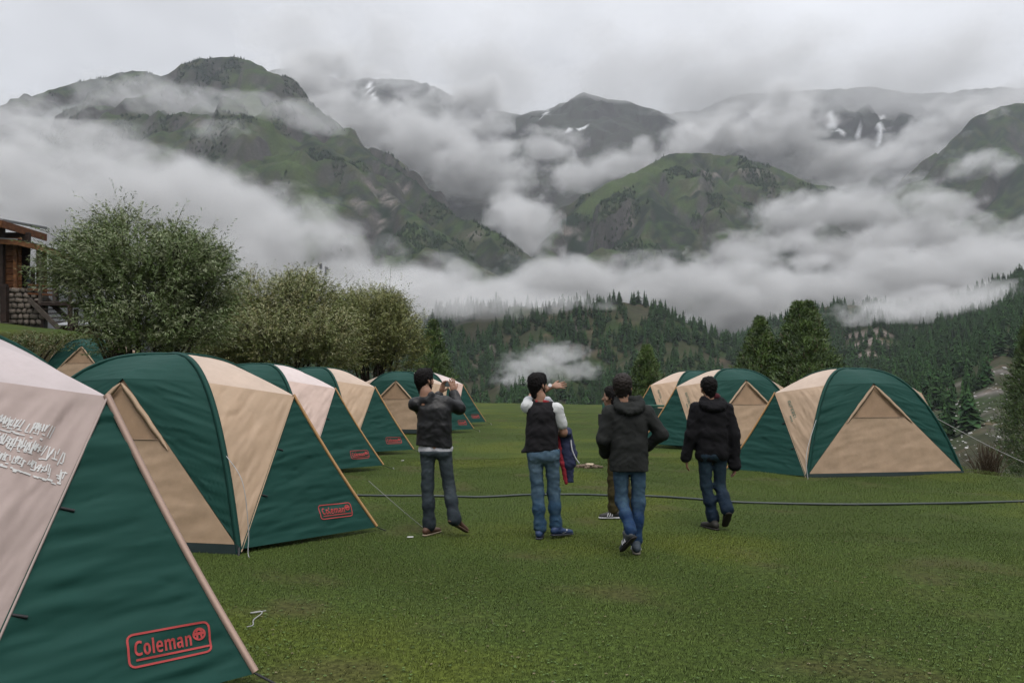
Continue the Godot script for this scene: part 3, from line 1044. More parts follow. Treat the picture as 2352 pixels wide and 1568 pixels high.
func cloth_mat(c: Color, rough: float, dirt0 := 0.14, sd := 1) -> StandardMaterial3D:
	var dirt := dirt0 * 0.55
	var m := mat(c.linear_to_srgb(), rough, 0.45)
	var key := "cloth%d" % int(dirt * 100)
	if not M.has(key):
		M[key] = noise_tex(noise(61, 0.010, 5, FastNoiseLite.FRACTAL_FBM, 0.72), 512, Color(1.0 - dirt * 1.6, 1.0 - dirt * 1.6, 1.0 - dirt * 1.7), Color(1, 1, 1))
	m.albedo_texture = M[key]
	m.uv1_triplanar = true
	m.uv1_scale = Vector3.ONE * 0.4
	m.uv1_offset = Vector3(sd * 0.37, sd * 0.21, 0)
	return m

func tent(label: String, cx: float, cd: float, th: float, y0: float, m: float, beige: Color, roofc: Color, sd: int, fine: int, logo := true, wing_tip := Vector2(2.489, -0.381)) -> Node3D:
	var t := thing("dome_tent", label, "tent", Vector3(cx, y0, -cd), th, "green and beige dome tents in two rows")
	var green: StandardMaterial3D = M.tent_green
	var tan := cloth_mat(beige, 0.62, 0.16, sd)
	var top := cloth_mat(roofc, 0.6, 0.14, sd)
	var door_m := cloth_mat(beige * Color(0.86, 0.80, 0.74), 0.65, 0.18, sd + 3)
	var edge_m: StandardMaterial3D = M.trim if beige.g / beige.r < 0.75 else M.trim_pink
	var K := Vector3(0, TH, 0)
	var f := fine
	for sz in [1.0, -1.0]:
		var D := Vector3(0, 1.787, sz * 0.778)
		var base := 0.13
		for sx in [m, -m]:
			var near: bool = sz > 0
			var rf := panel(func(k): return arc(sx, sz, lerpf(1.0, RQ, k)), func(k): return bow(K, D, k, 0.05), f, f, Vector3(1, 0, 0), 9.0, 7.0, 0.018, 0.0, sd + 1)
			obj("roof_panel", rf, green, t)
			var wl := panel(func(k): return arc(sx, sz, RQ * (1.0 - k) + 0.012), func(k): return D.lerp(Vector3(sx * (TA - 0.03), base, sz * TB), k), f, int(f * 1.6), Vector3(1, -0.25 * sx, 0).normalized(), 8.0, 6.5, 0.036, 0.012, sd + 2)
			obj("wall_panel", wl, green, t)
			if near or fine > 20:
				var fl := []
				for k in 12: fl.append(D.lerp(Vector3(sx * TA, base, sz * TB), 0.015 + 0.42 * k / 11.0) + Vector3(-sx * 0.02, -0.03, sz * 0.018 + 0.006 * sin(k * 1.9)))
				obj("rolled_flap", tube(fl, [0.012, 0.03, 0.036, 0.038, 0.038, 0.038, 0.038, 0.036, 0.034, 0.030, 0.024, 0.008], 8, 0.22, Vector3(0, 0, 1)), tan, t)
		var C1 := Vector3(-TA + 0.04, base, sz * TB)
		var C2 := Vector3(TA - 0.04, base, sz * TB)
		var seam := 0.39
		var lowd := panel(func(k): return D.lerp(C1, lerpf(seam, 1.0, k)), func(k): return D.lerp(C2, lerpf(seam, 1.0, k)), f, f, Vector3(1, 0.25, 0).normalized(), 3.5, 3.6, 0.026, 0.0, sd + 4)
		obj("door_panel", lowd, tan if sz > 0 else door_m, t)
		var up := panel(func(k): return D.lerp(C1, lerpf(0.0, seam, k)) + Vector3(0, 0, -sz * 0.03), func(k): return D.lerp(C2, lerpf(0.0, seam, k)) + Vector3(0, 0, -sz * 0.03), f, f, Vector3(0.6, 1, 0).normalized(), 3.0, 3.0, 0.008, 0.0, sd + 5)
		obj("vent_panel", up, door_m, t)
		obj("seam", tube([D.lerp(C1, seam) + Vector3(0, 0, sz * 0.008), D.lerp(C2, seam) + Vector3(0, 0, sz * 0.004)], 0.007, 6, 0.5), tan, t)
		obj("skirt", panel(func(k): return Vector3(-TA, base - (base - 0.005) * k, sz * (TB + 0.01 + 0.02 * k)), func(k): return Vector3(TA, base - (base - 0.005) * k, sz * (TB + 0.01 + 0.02 * k)), f, 4, Vector3(1, 0, 0), 3.0, 4.0, 0.012, 0.0, sd + 6), M.skirt, t)
	for sx in [1.0, -1.0]:
		var x: float = sx * m
		var A := Vector3(x * 1.616, 1.60, 0)
		var rs := []
		for sz in [1.0, -1.0]:
			var rf := panel(func(k): return bow(K, A, k, 0.10), func(k): return arc(x, sz, lerpf(1.0, RQ, k)), f, f, (A - K).normalized(), 5.0, 4.0, 0.018, 0.0, sd + 7)
			obj("roof_panel", rf, top, t)
			var iv := panel(func(k): return arc(x, sz, RQ * (1.0 - k)), func(k): return A.lerp(Vector3(x * (TA + 0.02), 0.06, sz * TB), k), f, int(f * 1.6), Vector3(0.1 * x, 0.75, -0.65 * sz).normalized(), 5.0, 5.0, 0.034, 0.0, sd + 8)
			obj("side_panel", iv, tan, t)
			obj("seam", tube([A + Vector3(x * 0.006, 0, 0), A.lerp(Vector3(x * (TA + 0.02), 0.06, sz * TB), 0.5) + Vector3(x * 0.008, 0, sz * 0.004), Vector3(x * (TA + 0.026), 0.06, sz * TB)], 0.007, 5), tan, t)
			var sl := []
			for k in 25: sl.append(arc(x, sz, k / 24.0) + Vector3(0, 0, sz * 0.006))
			obj("pole_sleeve", tube(sl, 0.032, 8, 0.5, Vector3(x * 0.3, 1, sz)), green, t)
			obj("corner_strap", tube([Vector3(x * TA, 0.10, sz * TB), Vector3(x * (TA + 0.05), 0.01, sz * (TB + 0.09))], 0.012, 6), M.black, t)
		obj("inner_wall", panel(func(k): return Vector3(x * (1.616 - 0.03), 1.60, 0).lerp(Vector3(x * (TA - 0.06), 0.03, TB), k), func(k): return Vector3(x * (1.616 - 0.03), 1.60, 0).lerp(Vector3(x * (TA - 0.06), 0.03, -TB), k), 10, 10, Vector3(0, 0, 1), 3.0, 3.0, 0.01, -0.02, sd + 9), M.skirt, t)
		if sx < 0: continue
		# the awning wing, held out by a strap
		var C := Vector3(x * (TA + 0.02), 0.09, sx * TB)
		var P := Vector3(x * wing_tip.x, 0.09, sx * wing_tip.y)
		var trim := func(k: float): return A.lerp(P, k) + Vector3(0, -0.045 * sin(PI * k), 0)
		var wing := panel(func(k): return A.lerp(C, k), trim, int(f * 1.5), int(f * 2.2), ((P - C).normalized() + Vector3(0, 0.10, 0)).normalized(), 7.0, 5.5, 0.042, 0.0, sd + 10)
		obj("awning_wing", wing, green, t)
		var tp := []
		for k in 21: tp.append(trim.call(k / 20.0) + Vector3(0, 0.01, 0))
		obj("awning_trim", tube(tp, 0.021, 8, 0.4, (P - C).normalized().cross(A - C).normalized()), edge_m, t)
		var out := (P - A) * Vector3(1, 0, 1)
		out = out.normalized()
		var strap := obj("peg_strap", tube([P, P + out * 0.10 + Vector3(0, -0.045, 0), P + out * 0.20 + Vector3(0, -0.085, 0)], 0.011, 6, 0.5), M.black, t)
		obj("peg", tube([P + out * 0.19 + Vector3(0, -0.05, 0), P + out * 0.22 + Vector3(0, -0.12, 0)], 0.012, 6), M.steel, strap)
		for k in [0.38, 0.68]:
			var q: Vector3 = A.lerp(C, k) + Vector3(x * 0.012, 0, -sx * 0.02)
			obj("toggle", tube([q, q + (P - C).normalized() * 0.05 + Vector3(x * 0.02, -0.02, 0)], 0.009, 6), M.black, t)
		if logo and sx > 0:
			var gr := wing_print(A, C, P, trim, sd + 10, ((P - C).normalized() + Vector3(0, 0.10, 0)).normalized(), x)
			obj("wing_print", gr, M.logo, t)
	return t

func wing_print(A: Vector3, C: Vector3, P: Vector3, trim: Callable, sd: int, fold: Vector3, x: float) -> ArrayMesh:
	# a framed word and a lantern emblem, printed on the cloth and following its folds
	var n := noise(sd, 5.5, 2, FastNoiseLite.FRACTAL_FBM, 0.45)
	var ex := (P - C).normalized()
	var L := C.distance_to(P)
	var ey := (A - C) - ex * (A - C).dot(ex)
	var hy := ey.length()
	ey = ey.normalized()
	var xa := (A - C).dot(ex)
	var out := ex.cross(ey) * signf(ex.cross(ey).x * x)
	var place := func(q: Vector2) -> Vector3:
		var k := 1.0 - q.y / hy
		var a := A.lerp(C, k)
		var b: Vector3 = trim.call(k)
		var u := clampf((q.x - xa * (1.0 - k)) / maxf(L * k, 0.01), 0.0, 1.0)
		var p := a.lerp(b, u)
		var du := b - a
		var dv := (A.lerp(C, k + 0.01) - A.lerp(C, k - 0.01)).lerp(trim.call(k + 0.01) - trim.call(k - 0.01), u)
		var nn := du.cross(dv).normalized()
		var d := cloth(n, p, fold, 7.0, 0.042, 0.0, u, k)
		return p + nn * d + out * 0.006
	var st := SurfaceTool.new()
	st.begin(Mesh.PRIMITIVE_TRIANGLES)
	var cen := Vector2(L * 0.70, 0.265)
	var w := 0.42
	var h := 0.165
	var strip := func(line: Array, wd: float, closed: bool):
		for i in line.size() - (0 if closed else 1):
			var a: Vector2 = line[i]
			var b: Vector2 = line[(i + 1) % line.size()]
			var parts := maxi(1, int(a.distance_to(b) / 0.03))
			var s := (b - a).normalized().orthogonal() * wd * 0.5
			for k in parts:
				var p := a.lerp(b, float(k) / parts)
				var q := a.lerp(b, float(k + 1) / parts)
				for z in [p - s, p + s, q + s, p - s, q + s, q - s]: st.add_vertex(place.call(cen + z))
	var frame := []
	for c in 4:
		var sgn: Vector2 = [Vector2(1, 1), Vector2(-1, 1), Vector2(-1, -1), Vector2(1, -1)][c]
		var cc: Vector2 = sgn * (Vector2(w, h) * 0.5 - Vector2(0.03, 0.03))
		for k in 5:
			var a := PI * 0.5 * c + PI * 0.5 * k / 4.0
			frame.append(cc + Vector2(cos(a), sin(a)) * 0.03)
	strip.call(frame, 0.011, true)
	strip.call([Vector2(-w * 0.42, -h * 0.30), Vector2(w * 0.49, -h * 0.30)], 0.011, false)
	var ring := []
	for k in 20: ring.append(Vector2(w * 0.37, h * 0.14) + Vector2(cos(TAU * k / 20), sin(TAU * k / 20)) * 0.030)
	strip.call(ring, 0.010, true)
	var e := Vector2(w * 0.37, h * 0.14)
	strip.call([e + Vector2(-0.028, 0.003), e + Vector2(0.028, 0.003)], 0.016, false)
	strip.call([e + Vector2(-0.012, -0.022), e + Vector2(-0.009, 0.0)], 0.010, false)
	strip.call([e + Vector2(0.012, -0.022), e + Vector2(0.009, 0.0)], 0.010, false)
	strip.call([e + Vector2(-0.016, 0.013), e + Vector2(0.0, 0.026)], 0.008, false)
	strip.call([e + Vector2(0.016, 0.013), e + Vector2(0.0, 0.026)], 0.008, false)
	var tm := TextMesh.new()
	var sf := SystemFont.new()
	sf.font_names = PackedStringArray(["Droid Sans"])
	sf.font_weight = 700
	tm.font = sf
	tm.font_size = 64
	tm.depth = 0.0
	tm.pixel_size = 0.01
	tm.curve_step = 2.0
	tm.text = "Coleman"
	var ta := tm.get_mesh_arrays()
	var tv: PackedVector3Array = ta[Mesh.ARRAY_VERTEX]
	var ti: PackedInt32Array = ta[Mesh.ARRAY_INDEX]
	var lo := Vector2(1e9, 1e9)
	var hi := -lo
	for p in tv:
		lo = lo.min(Vector2(p.x, p.y))
		hi = hi.max(Vector2(p.x, p.y))
	for i in ti:
		var q := (Vector2(tv[i].x, tv[i].y) - lo) / (hi - lo)
		st.add_vertex(place.call(cen + Vector2(lerpf(-w * 0.43, w * 0.27, q.x), lerpf(-h * 0.19, h * 0.30, q.y))))
	st.generate_normals()
	return st.commit()

func guy(t: Node3D, pts: Array, r := 0.005) -> void:
	obj("guy_line", tube(smooth_path(pts, 8), r, 6), M.cord, t)

func build_tents() -> void:
	M.tent_green = cloth_mat(Color(0.0085, 0.041, 0.033), 0.68, 0.10, 2)
	M.tent_green.metallic_specular = 0.22
	M.skirt = mat(lin(0.008, 0.018, 0.018), 0.6)
	M.trim = cloth_mat(Color(0.34, 0.19, 0.075), 0.6, 0.12, 5)
	M.trim_pink = cloth_mat(Color(0.34, 0.235, 0.19), 0.6, 0.12, 6)
	M.black = mat(lin(0.008, 0.008, 0.009), 0.6)
	M.steel = mat(lin(0.4, 0.4, 0.4), 0.4)
	M.steel.metallic = 0.6
	M.cord = mat(lin(0.24, 0.24, 0.24), 0.8)
	M.logo = mat(lin(0.27, 0.034, 0.033), 0.8)
	M.paint_white = mat(lin(0.40, 0.40, 0.395), 0.95, 0.1)
	var tan := Color(0.315, 0.220, 0.142)
	var tan_top := Color(0.37, 0.285, 0.225)
	var pink := Color(0.315, 0.245, 0.225)
	var pink_top := Color(0.40, 0.345, 0.345)
	var l1 := tent("nearest tent at the left edge, pinkish roof with white scrawled writing", -3.93, 4.66, -0.1, -0.02, 1.0, pink * 0.92, pink_top * 0.86, 1000, 48, true, Vector2(2.54, 0.01))
	scrawl(l1)
	var l2 := tent("second tent of the left row, white cord hanging from its near corner", -4.07, 9.275, -0.205, -0.03, 1.0, tan, tan_top, 1020, 36)
	guy(l2, [arc(1, 1, 0.19) + Vector3(0.03, 0, 0.02), Vector3(1.66, 0.75, 1.12), Vector3(1.76, 0.30, 1.16), Vector3(1.80, 0.06, 1.22), Vector3(1.93, 0.02, 1.30), Vector3(2.08, 0.015, 1.36), Vector3(2.10, 0.015, 1.47), Vector3(1.9, 0.015, 1.44), Vector3(1.84, 0.03, 1.30)], 0.0042)
	guy(l2, [Vector3(2.40, 0.62, -0.33), Vector3(2.75, 0.25, -0.55), Vector3(2.98, 0.02, -0.70)], 0.004)
	tent("third tent of the left row, pale pinkish cloth", -5.04, 15.732, -0.227, 0.09, 1.0, pink * Color(1.35, 1.3, 1.22), pink_top * Color(1.12, 1.1, 1.06), 1040, 28)
	tent("fourth tent of the left row, tan cloth, behind the pale pinkish one", -4.856, 19.627, -0.347, 0.14, 1.0, tan * 1.05, tan_top, 1060, 24)
	tent("fifth tent of the left row, tan door showing beside the man with the phone", -3.852, 27.559, -0.143, 0.25, 1.0, tan * 0.95, tan_top, 1080, 22)
	tent("farthest tent of the left row, behind the man with the phone", -3.558, 31.98, -0.224, 0.34, 1.0, pink * Color(1.4, 1.25, 1.15), pink_top * Color(1.15, 1.1, 1.05), 1100, 22)
	var b1 := tent("tent standing apart on the bank below the lodge, half hidden by the willow", -15.45, 29.0, -0.1, 1.58, 1.0, tan * 0.92, tan_top, 1120, 20, false)
	b1.position.y = land(-15.45, -29.0)
	var r1 := tent("nearest tent of the right row, wide tan door and guy line running to the right", 6.767, 15.749, 0.183, 0.0, -1.0, tan * 0.92, tan_top, 1140, 32, false)
	side_print(r1)
	guy(r1, [arc(-1, 1, 0.22) + Vector3(-0.02, 0, 0.03), Vector3(-1.72, 0.5, 1.25), Vector3(-1.80, 0.01, 1.42)], 0.006)
	var post := Vector3(3.35, 0.03, 1.35)
	guy(r1, [arc(1, 1, 0.22) + Vector3(0.02, 0, 0.03), arc(1, 1, 0.22).lerp(post, 0.5) + Vector3(0, -0.03, 0), post], 0.007)
	obj("peg", tube([post + Vector3(-0.02, 0.10, 0), post + Vector3(0.03, -0.08, 0)], 0.02, 6), mat(lin(0.6, 0.35, 0.02), 0.5), r1)
	var r2 := tent("second tent of the right row, tan door behind the man in the black hoodie", 5.949, 21.36, 0.262, 0.16, -1.0, tan * 1.02, tan_top, 1160, 26, false)
	side_print(r2)
	var r3 := tent("farthest tent of the right row, behind the man in the grey sweater", 6.139, 26.581, 0.319, 0.25, -1.0, tan * Color(1.08, 1.06, 1.05), tan_top * Color(1.05, 1.03, 1.03), 1180, 22, false)
	side_print(r3)
	for o in [l1, l2, r1, r2, r3]: pass

func side_print(t: Node3D) -> void:
	# a slanting line of small faded green letters on the beige side panel
	var r := RandomNumberGenerator.new()
	r.seed = 90
	var st := SurfaceTool.new()
	st.begin(Mesh.PRIMITIVE_TRIANGLES)
	var A := Vector3(-1.616, 1.622, 0)
	var C := Vector3(-(TA + 0.02), 0.06, TB)
	var Q := arc(-1, 1, RQ)
	var down := (C - A).normalized()
	var across := (Q - A) - down * (Q - A).dot(down)
	across = across.normalized()
	var n := down.cross(across).normalized()
	if n.x > 0: n = -n
	var quad := func(o: Vector3, l: float, w: float):
		var k := clampf((o - A).dot(down) / A.distance_to(C), 0.0, 1.0)
		var p := o + n * 0.024
		for z in [p, p + down * l, p + down * l + across * w, p, p + down * l + across * w, p + across * w]: st.add_vertex(z)
	for i in 11:
		var o := A + down * (0.30 + i * 0.062) + across * 0.16
		quad.call(o, 0.014, 0.052)
		if r.randf() < 0.7: quad.call(o, 0.044, 0.014)
		if r.randf() < 0.6: quad.call(o + across * 0.038, 0.044, 0.014)
		if r.randf() < 0.5: quad.call(o + down * 0.032, 0.012, 0.052)
	for i in 4: quad.call(A + down * (0.62 + i * 0.035) + across * 0.10, 0.022, 0.026)
	st.generate_normals()
	obj("faded_print", st.commit(), M.get_or_add("faded", mat(lin(0.075, 0.105, 0.075), 0.8)), t)

func scrawl(t: Node3D) -> void:
	# white hand-painted lines, too smeared to read, lying in the folds of the side panel
	var r := RandomNumberGenerator.new()
	r.seed = 17
	var st := SurfaceTool.new()
	st.begin(Mesh.PRIMITIVE_TRIANGLES)
	var A := Vector3(1.616, 1.60, 0)
	var C := Vector3(TA + 0.02, 0.06, TB)
	var n := noise(1008, 5.0, 2, FastNoiseLite.FRACTAL_FBM, 0.45)
	var fold := Vector3(0.1, 0.75, -0.65).normalized()
	var place := func(x: float, y: float) -> Vector3:
		var k := y / 1.62
		var a := arc(1, 1, RQ * (1.0 - k))
		var b := A.lerp(C, k)
		var u := clampf(1.0 - x / a.distance_to(b), 0.02, 0.99)
		var p := a.lerp(b, u)
		var nn := (b - a).cross(arc(1, 1, RQ * (0.99 - k)).lerp(A.lerp(C, k + 0.01), u) - p).normalized()
		var d := cloth(n, p, fold, 5.0, 0.034, 0.0, u, k)
		return p + nn * d + (nn if nn.dot(Vector3(1, 0, 1)) > 0.0 else -nn) * 0.005
	var q := func(x: float, y: float, w: float, h: float, sl: float):
		var c := []
		for z in [[0.0, 0.0], [w, 0.0], [w + sl, h], [sl, h]]: c.append(place.call(x + z[0], y + z[1]))
		for z in [c[0], c[1], c[2], c[0], c[2], c[3]]: st.add_vertex(z)
	for row in [[0.225, 0.075, 0.17], [0.23, 0.07, 0.19], [0.33, 0.075, 0.07], [0.335, 0.07, 0.09], [0.425, 0.055, 0.03], [0.43, 0.05, 0.05]]:
		var x: float = row[2]
		while x < 0.92:
			if r.randf() < 0.85:
				q.call(x, row[0] + r.randf_range(-0.008, 0.012), r.randf_range(0.004, 0.008), row[1] * r.randf_range(0.4, 0.95), r.randf_range(-0.012, 0.012))
				if r.randf() < 0.5: q.call(x - 0.008, row[0] + row[1] * r.randf(), r.randf_range(0.012, 0.028), 0.006, 0.0)
			x += r.randf_range(0.008, 0.017)
			if r.randf() < 0.07: x += 0.04
	for row in [[0.305, 0.20], [0.49, 0.03], [0.497, 0.05]]:
		var x: float = row[1]
		while x < 0.9:
			q.call(x, row[0] + r.randf_range(-0.005, 0.005), r.randf_range(0.01, 0.045), r.randf_range(0.004, 0.010), 0.0)
			x += r.randf_range(0.014, 0.05)
	st.generate_normals()
	tag(obj("scrawled_writing", st.commit(), M.paint_white, t), "", "", "", "stuff")

# ------------------------------------------------------------------ lodge on the bank
func plank_mat(c: Color, sd := 1) -> StandardMaterial3D:
	var m := mat(c.linear_to_srgb(), 0.75, 0.35)
	if not M.has("grain"):
		var g := noise(91, 0.02, 4, FastNoiseLite.FRACTAL_FBM, 0.6)
		M.grain = noise_tex(g, 256, Color(0.45, 0.42, 0.4), Color(1, 1, 1))
	m.albedo_texture = M.grain
	m.uv1_triplanar = true
	m.uv1_scale = Vector3(0.5, 3.0, 0.5)
	m.uv1_offset = Vector3(sd * 0.31, 0, 0)
	return m

func box_between(a: Vector3, b: Vector3, w: float, h: float, bevel := 0.01) -> Array:
	# a beam from a to b: [mesh, transform]
	var d := b - a
	var z := d.normalized()
	var x := Vector3.UP.cross(z)
	if x.length() < 0.05: x = Vector3.RIGHT
	x = x.normalized()
	var y := z.cross(x)
	return [block(Vector3(w, h, d.length()), bevel), Transform3D(Basis(x, y, z), (a + b) * 0.5)]

func beam(called: String, a: Vector3, b: Vector3, w: float, h: float, m: Material, t: Node3D) -> MeshInstance3D:
	var q := box_between(a, b, w, h)
	var o := obj(called, q[0], m, t)
	o.transform = q[1]
	return o

func build_slope_and_lodge() -> void:
	var D := 36.0
	var org := at(0, 740, D)
	var t := thing("wooden_lodge", "brown timber lodge on a stone base at the left edge, with covered porch and steps", "lodge", org)
	var q := func(px: float, py: float, back := 0.0) -> Vector3: return at(px, py, D) + Vector3(0, 0, -back) - org
	var wood := plank_mat(Color(0.16, 0.062, 0.022), 1)
	var wood2 := plank_mat(Color(0.22, 0.098, 0.038), 2)
	var dark := plank_mat(Color(0.035, 0.02, 0.014), 3)
	var grey := plank_mat(Color(0.10, 0.085, 0.072), 4)
	var tin := mat(lin(0.16, 0.165, 0.17), 0.45)
	var glass := mat(Color(0.75, 0.8, 0.85, 0.25), 0.1)
	glass.transparency = BaseMaterial3D.TRANSPARENCY_ALPHA
	# main house, its side wall of horizontal boards
	for k in 9:
		var y0 := 672.0 - k * 14.5
		var o := obj("wall_board", block(Vector3(3.2, 0.28, 0.09), 0.02), wood if k % 2 else wood2, t, q.call(-40, y0 - 7, 0.3))
		o.rotation.y = 0.0
	obj("back_wall", block(Vector3(3.4, 3.4, 0.2), 0.02), dark, t, q.call(-42, 610, 0.75))
	for k in 8:
		obj("wall_board", block(Vector3(0.5, 0.28, 0.09), 0.02), wood if k % 2 else wood2, t, q.call(68, 672 - 7 - k * 14.2, 0.9))
	beam("wall_post", q.call(3, 680), q.call(3, 505), 0.22, 0.22, dark, t)
	beam("wall_post", q.call(29, 676, 0.2), q.call(29, 556, 0.2), 0.16, 0.16, wood2, t)
	# door frame with the sky behind
	beam("door_frame", q.call(40, 676, 0.6), q.call(40, 612, 0.6), 0.12, 0.12, dark, t)
	beam("door_frame", q.call(56, 676, 0.6), q.call(56, 612, 0.6), 0.16, 0.12, dark, t)
	beam("door_frame", q.call(38, 612, 0.6), q.call(60, 612, 0.6), 0.14, 0.14, dark, t)
	obj("door_panel", block(Vector3(0.30, 0.95, 0.05), 0.01), mat(lin(0.02, 0.03, 0.035), 0.5), t, q.call(48, 656, 0.62))
	# roofs
	var r1 := obj("main_roof", block(Vector3(3.4, 0.14, 3.4), 0.02), tin, t, q.call(-48, 492, 0.8))
	r1.rotation_degrees = Vector3(6, 0, -10)
	beam("fascia_board", q.call(-70, 508, -1.0), q.call(35, 525, -1.0), 0.08, 0.34, wood2, t)
	beam("fascia_board", q.call(35, 525, -1.0), q.call(35, 522, 2.4), 0.08, 0.34, wood, t)
	var c := [[6, 557], [50, 560], [100, 572], [140, 585], [176, 597]]
	for k in 4:
		beam("porch_fascia", q.call(c[k][0], c[k][1], -0.3), q.call(c[k + 1][0], c[k + 1][1], -0.3), 0.07, 0.24, wood2, t)
		var a: Vector3 = q.call(c[k][0], c[k][1] - 7.0, 1.0)
		var b: Vector3 = q.call(c[k + 1][0], c[k + 1][1] - 7.0, 1.0)
		beam("porch_roof", a, b, 2.7, 0.05, tin if k == 0 else dark, t)
	# porch: posts, deck, railing
	for p in [[92, 0.0], [124, 0.0], [160, 0.0], [76, 1.9], [158, 1.9]]:
		beam("porch_post", q.call(p[0], 697, p[1]), q.call(p[0], 562 + p[0] * 0.2, p[1]), 0.13, 0.13, grey, t)
	for k in 7:
		beam("deck_board", q.call(70, 694, 0.1 + k * 0.3), q.call(163, 694, 0.1 + k * 0.3), 0.28, 0.07, grey, t)
	beam("deck_beam", q.call(70, 698, 0.0), q.call(163, 698, 0.0), 0.12, 0.16, dark, t)
	for y in [658.0, 668.0, 678.0]: beam("rail", q.call(62, y - 4, 0.02), q.call(130, y, 0.02), 0.05, 0.09, wood, t)
	for p in [[94, 0.1], [160, 0.0], [124, 1.8]]:
		beam("deck_leg", q.call(p[0], 700, p[1]), q.call(p[0], 765, p[1]), 0.16, 0.16, dark, t)
	# stone base, laid stone by stone
	var r := RandomNumberGenerator.new()
	r.seed = 41
	var sm := []
	for k in 4:
		var m := mat(lin(0.17 + 0.035 * k, 0.155 + 0.03 * k, 0.135 + 0.026 * k), 0.9, 0.2)
		m.albedo_texture = M.grain
		m.uv1_triplanar = true
		m.uv1_scale = Vector3.ONE * 2.0
		sm.append(m)
	obj("mortar_wall", block(Vector3(3.4, 1.9, 0.5), 0.03), mat(lin(0.06, 0.054, 0.047), 0.95), t, q.call(5, 716, 0.45))
	var y := 745.0
	while y > 668.0:
		var x := -62.0 + r.randf() * 8.0
		var hh := r.randf_range(10, 15)
		while x < 90.0 - maxf(0.0, 690.0 - y) * 0.6:
			var w := r.randf_range(10, 19)
			var s := Vector3(w * 0.0192, hh * 0.0196, 0.22)
			var o := obj("stone", block(s, 0.05, 0.10, r.randi() % 9), sm[r.randi() % 4], t, q.call(x + w * 0.5, y - hh * 0.5, 0.12))
			o.rotation.z = r.randf_range(-0.12, 0.12)
			x += w + 1.0
		y -= hh + 0.5
	# heavy post and beam in front
	beam("log_post", q.call(26, 742, -0.5), q.call(26, 662, -0.5), 0.26, 0.26, dark, t)
	beam("log_beam", q.call(-40, 660, -0.5), q.call(32, 660, -0.5), 0.2, 0.16, dark, t)
	# steps
	for k in [[71, 688, 141, 756], [92, 684, 160, 748]]:
		beam("stringer", q.call(k[0], k[1], -0.2 if k[0] == 71 else 0.5), q.call(k[2], k[3], -0.2 if k[0] == 71 else 0.5), 0.07, 0.22, grey, t)
	for k in 7:
		var f := (k + 0.5) / 7.0
		beam("tread", q.call(lerpf(72, 142, f), lerpf(687, 755, f), -0.15), q.call(lerpf(92, 160, f), lerpf(684, 749, f), 0.5), 0.26, 0.05, dark, t)
	var shed := thing("low_shed", "low reddish shed roof half hidden behind the willow beside the lodge steps", "shed", at(175, 770, 41.0))
	obj("wall", block(Vector3(1.6, 0.9, 1.0), 0.02), wood, shed, Vector3(0.2, 0.1, 0))
	var rf := obj("roof", block(Vector3(1.9, 0.07, 1.4), 0.02), tin, shed, Vector3(0.2, 0.62, 0.1))
	rf.rotation_degrees.x = 14

# ------------------------------------------------------------------ trees
func leaf_mat(c: float) -> StandardMaterial3D:
	var m := mat(Color.WHITE, 0.55, 0.45)
	m.vertex_color_use_as_albedo = true
	m.backlight_enabled = true
	m.backlight = Color(c, c, c * 0.8)
	return m

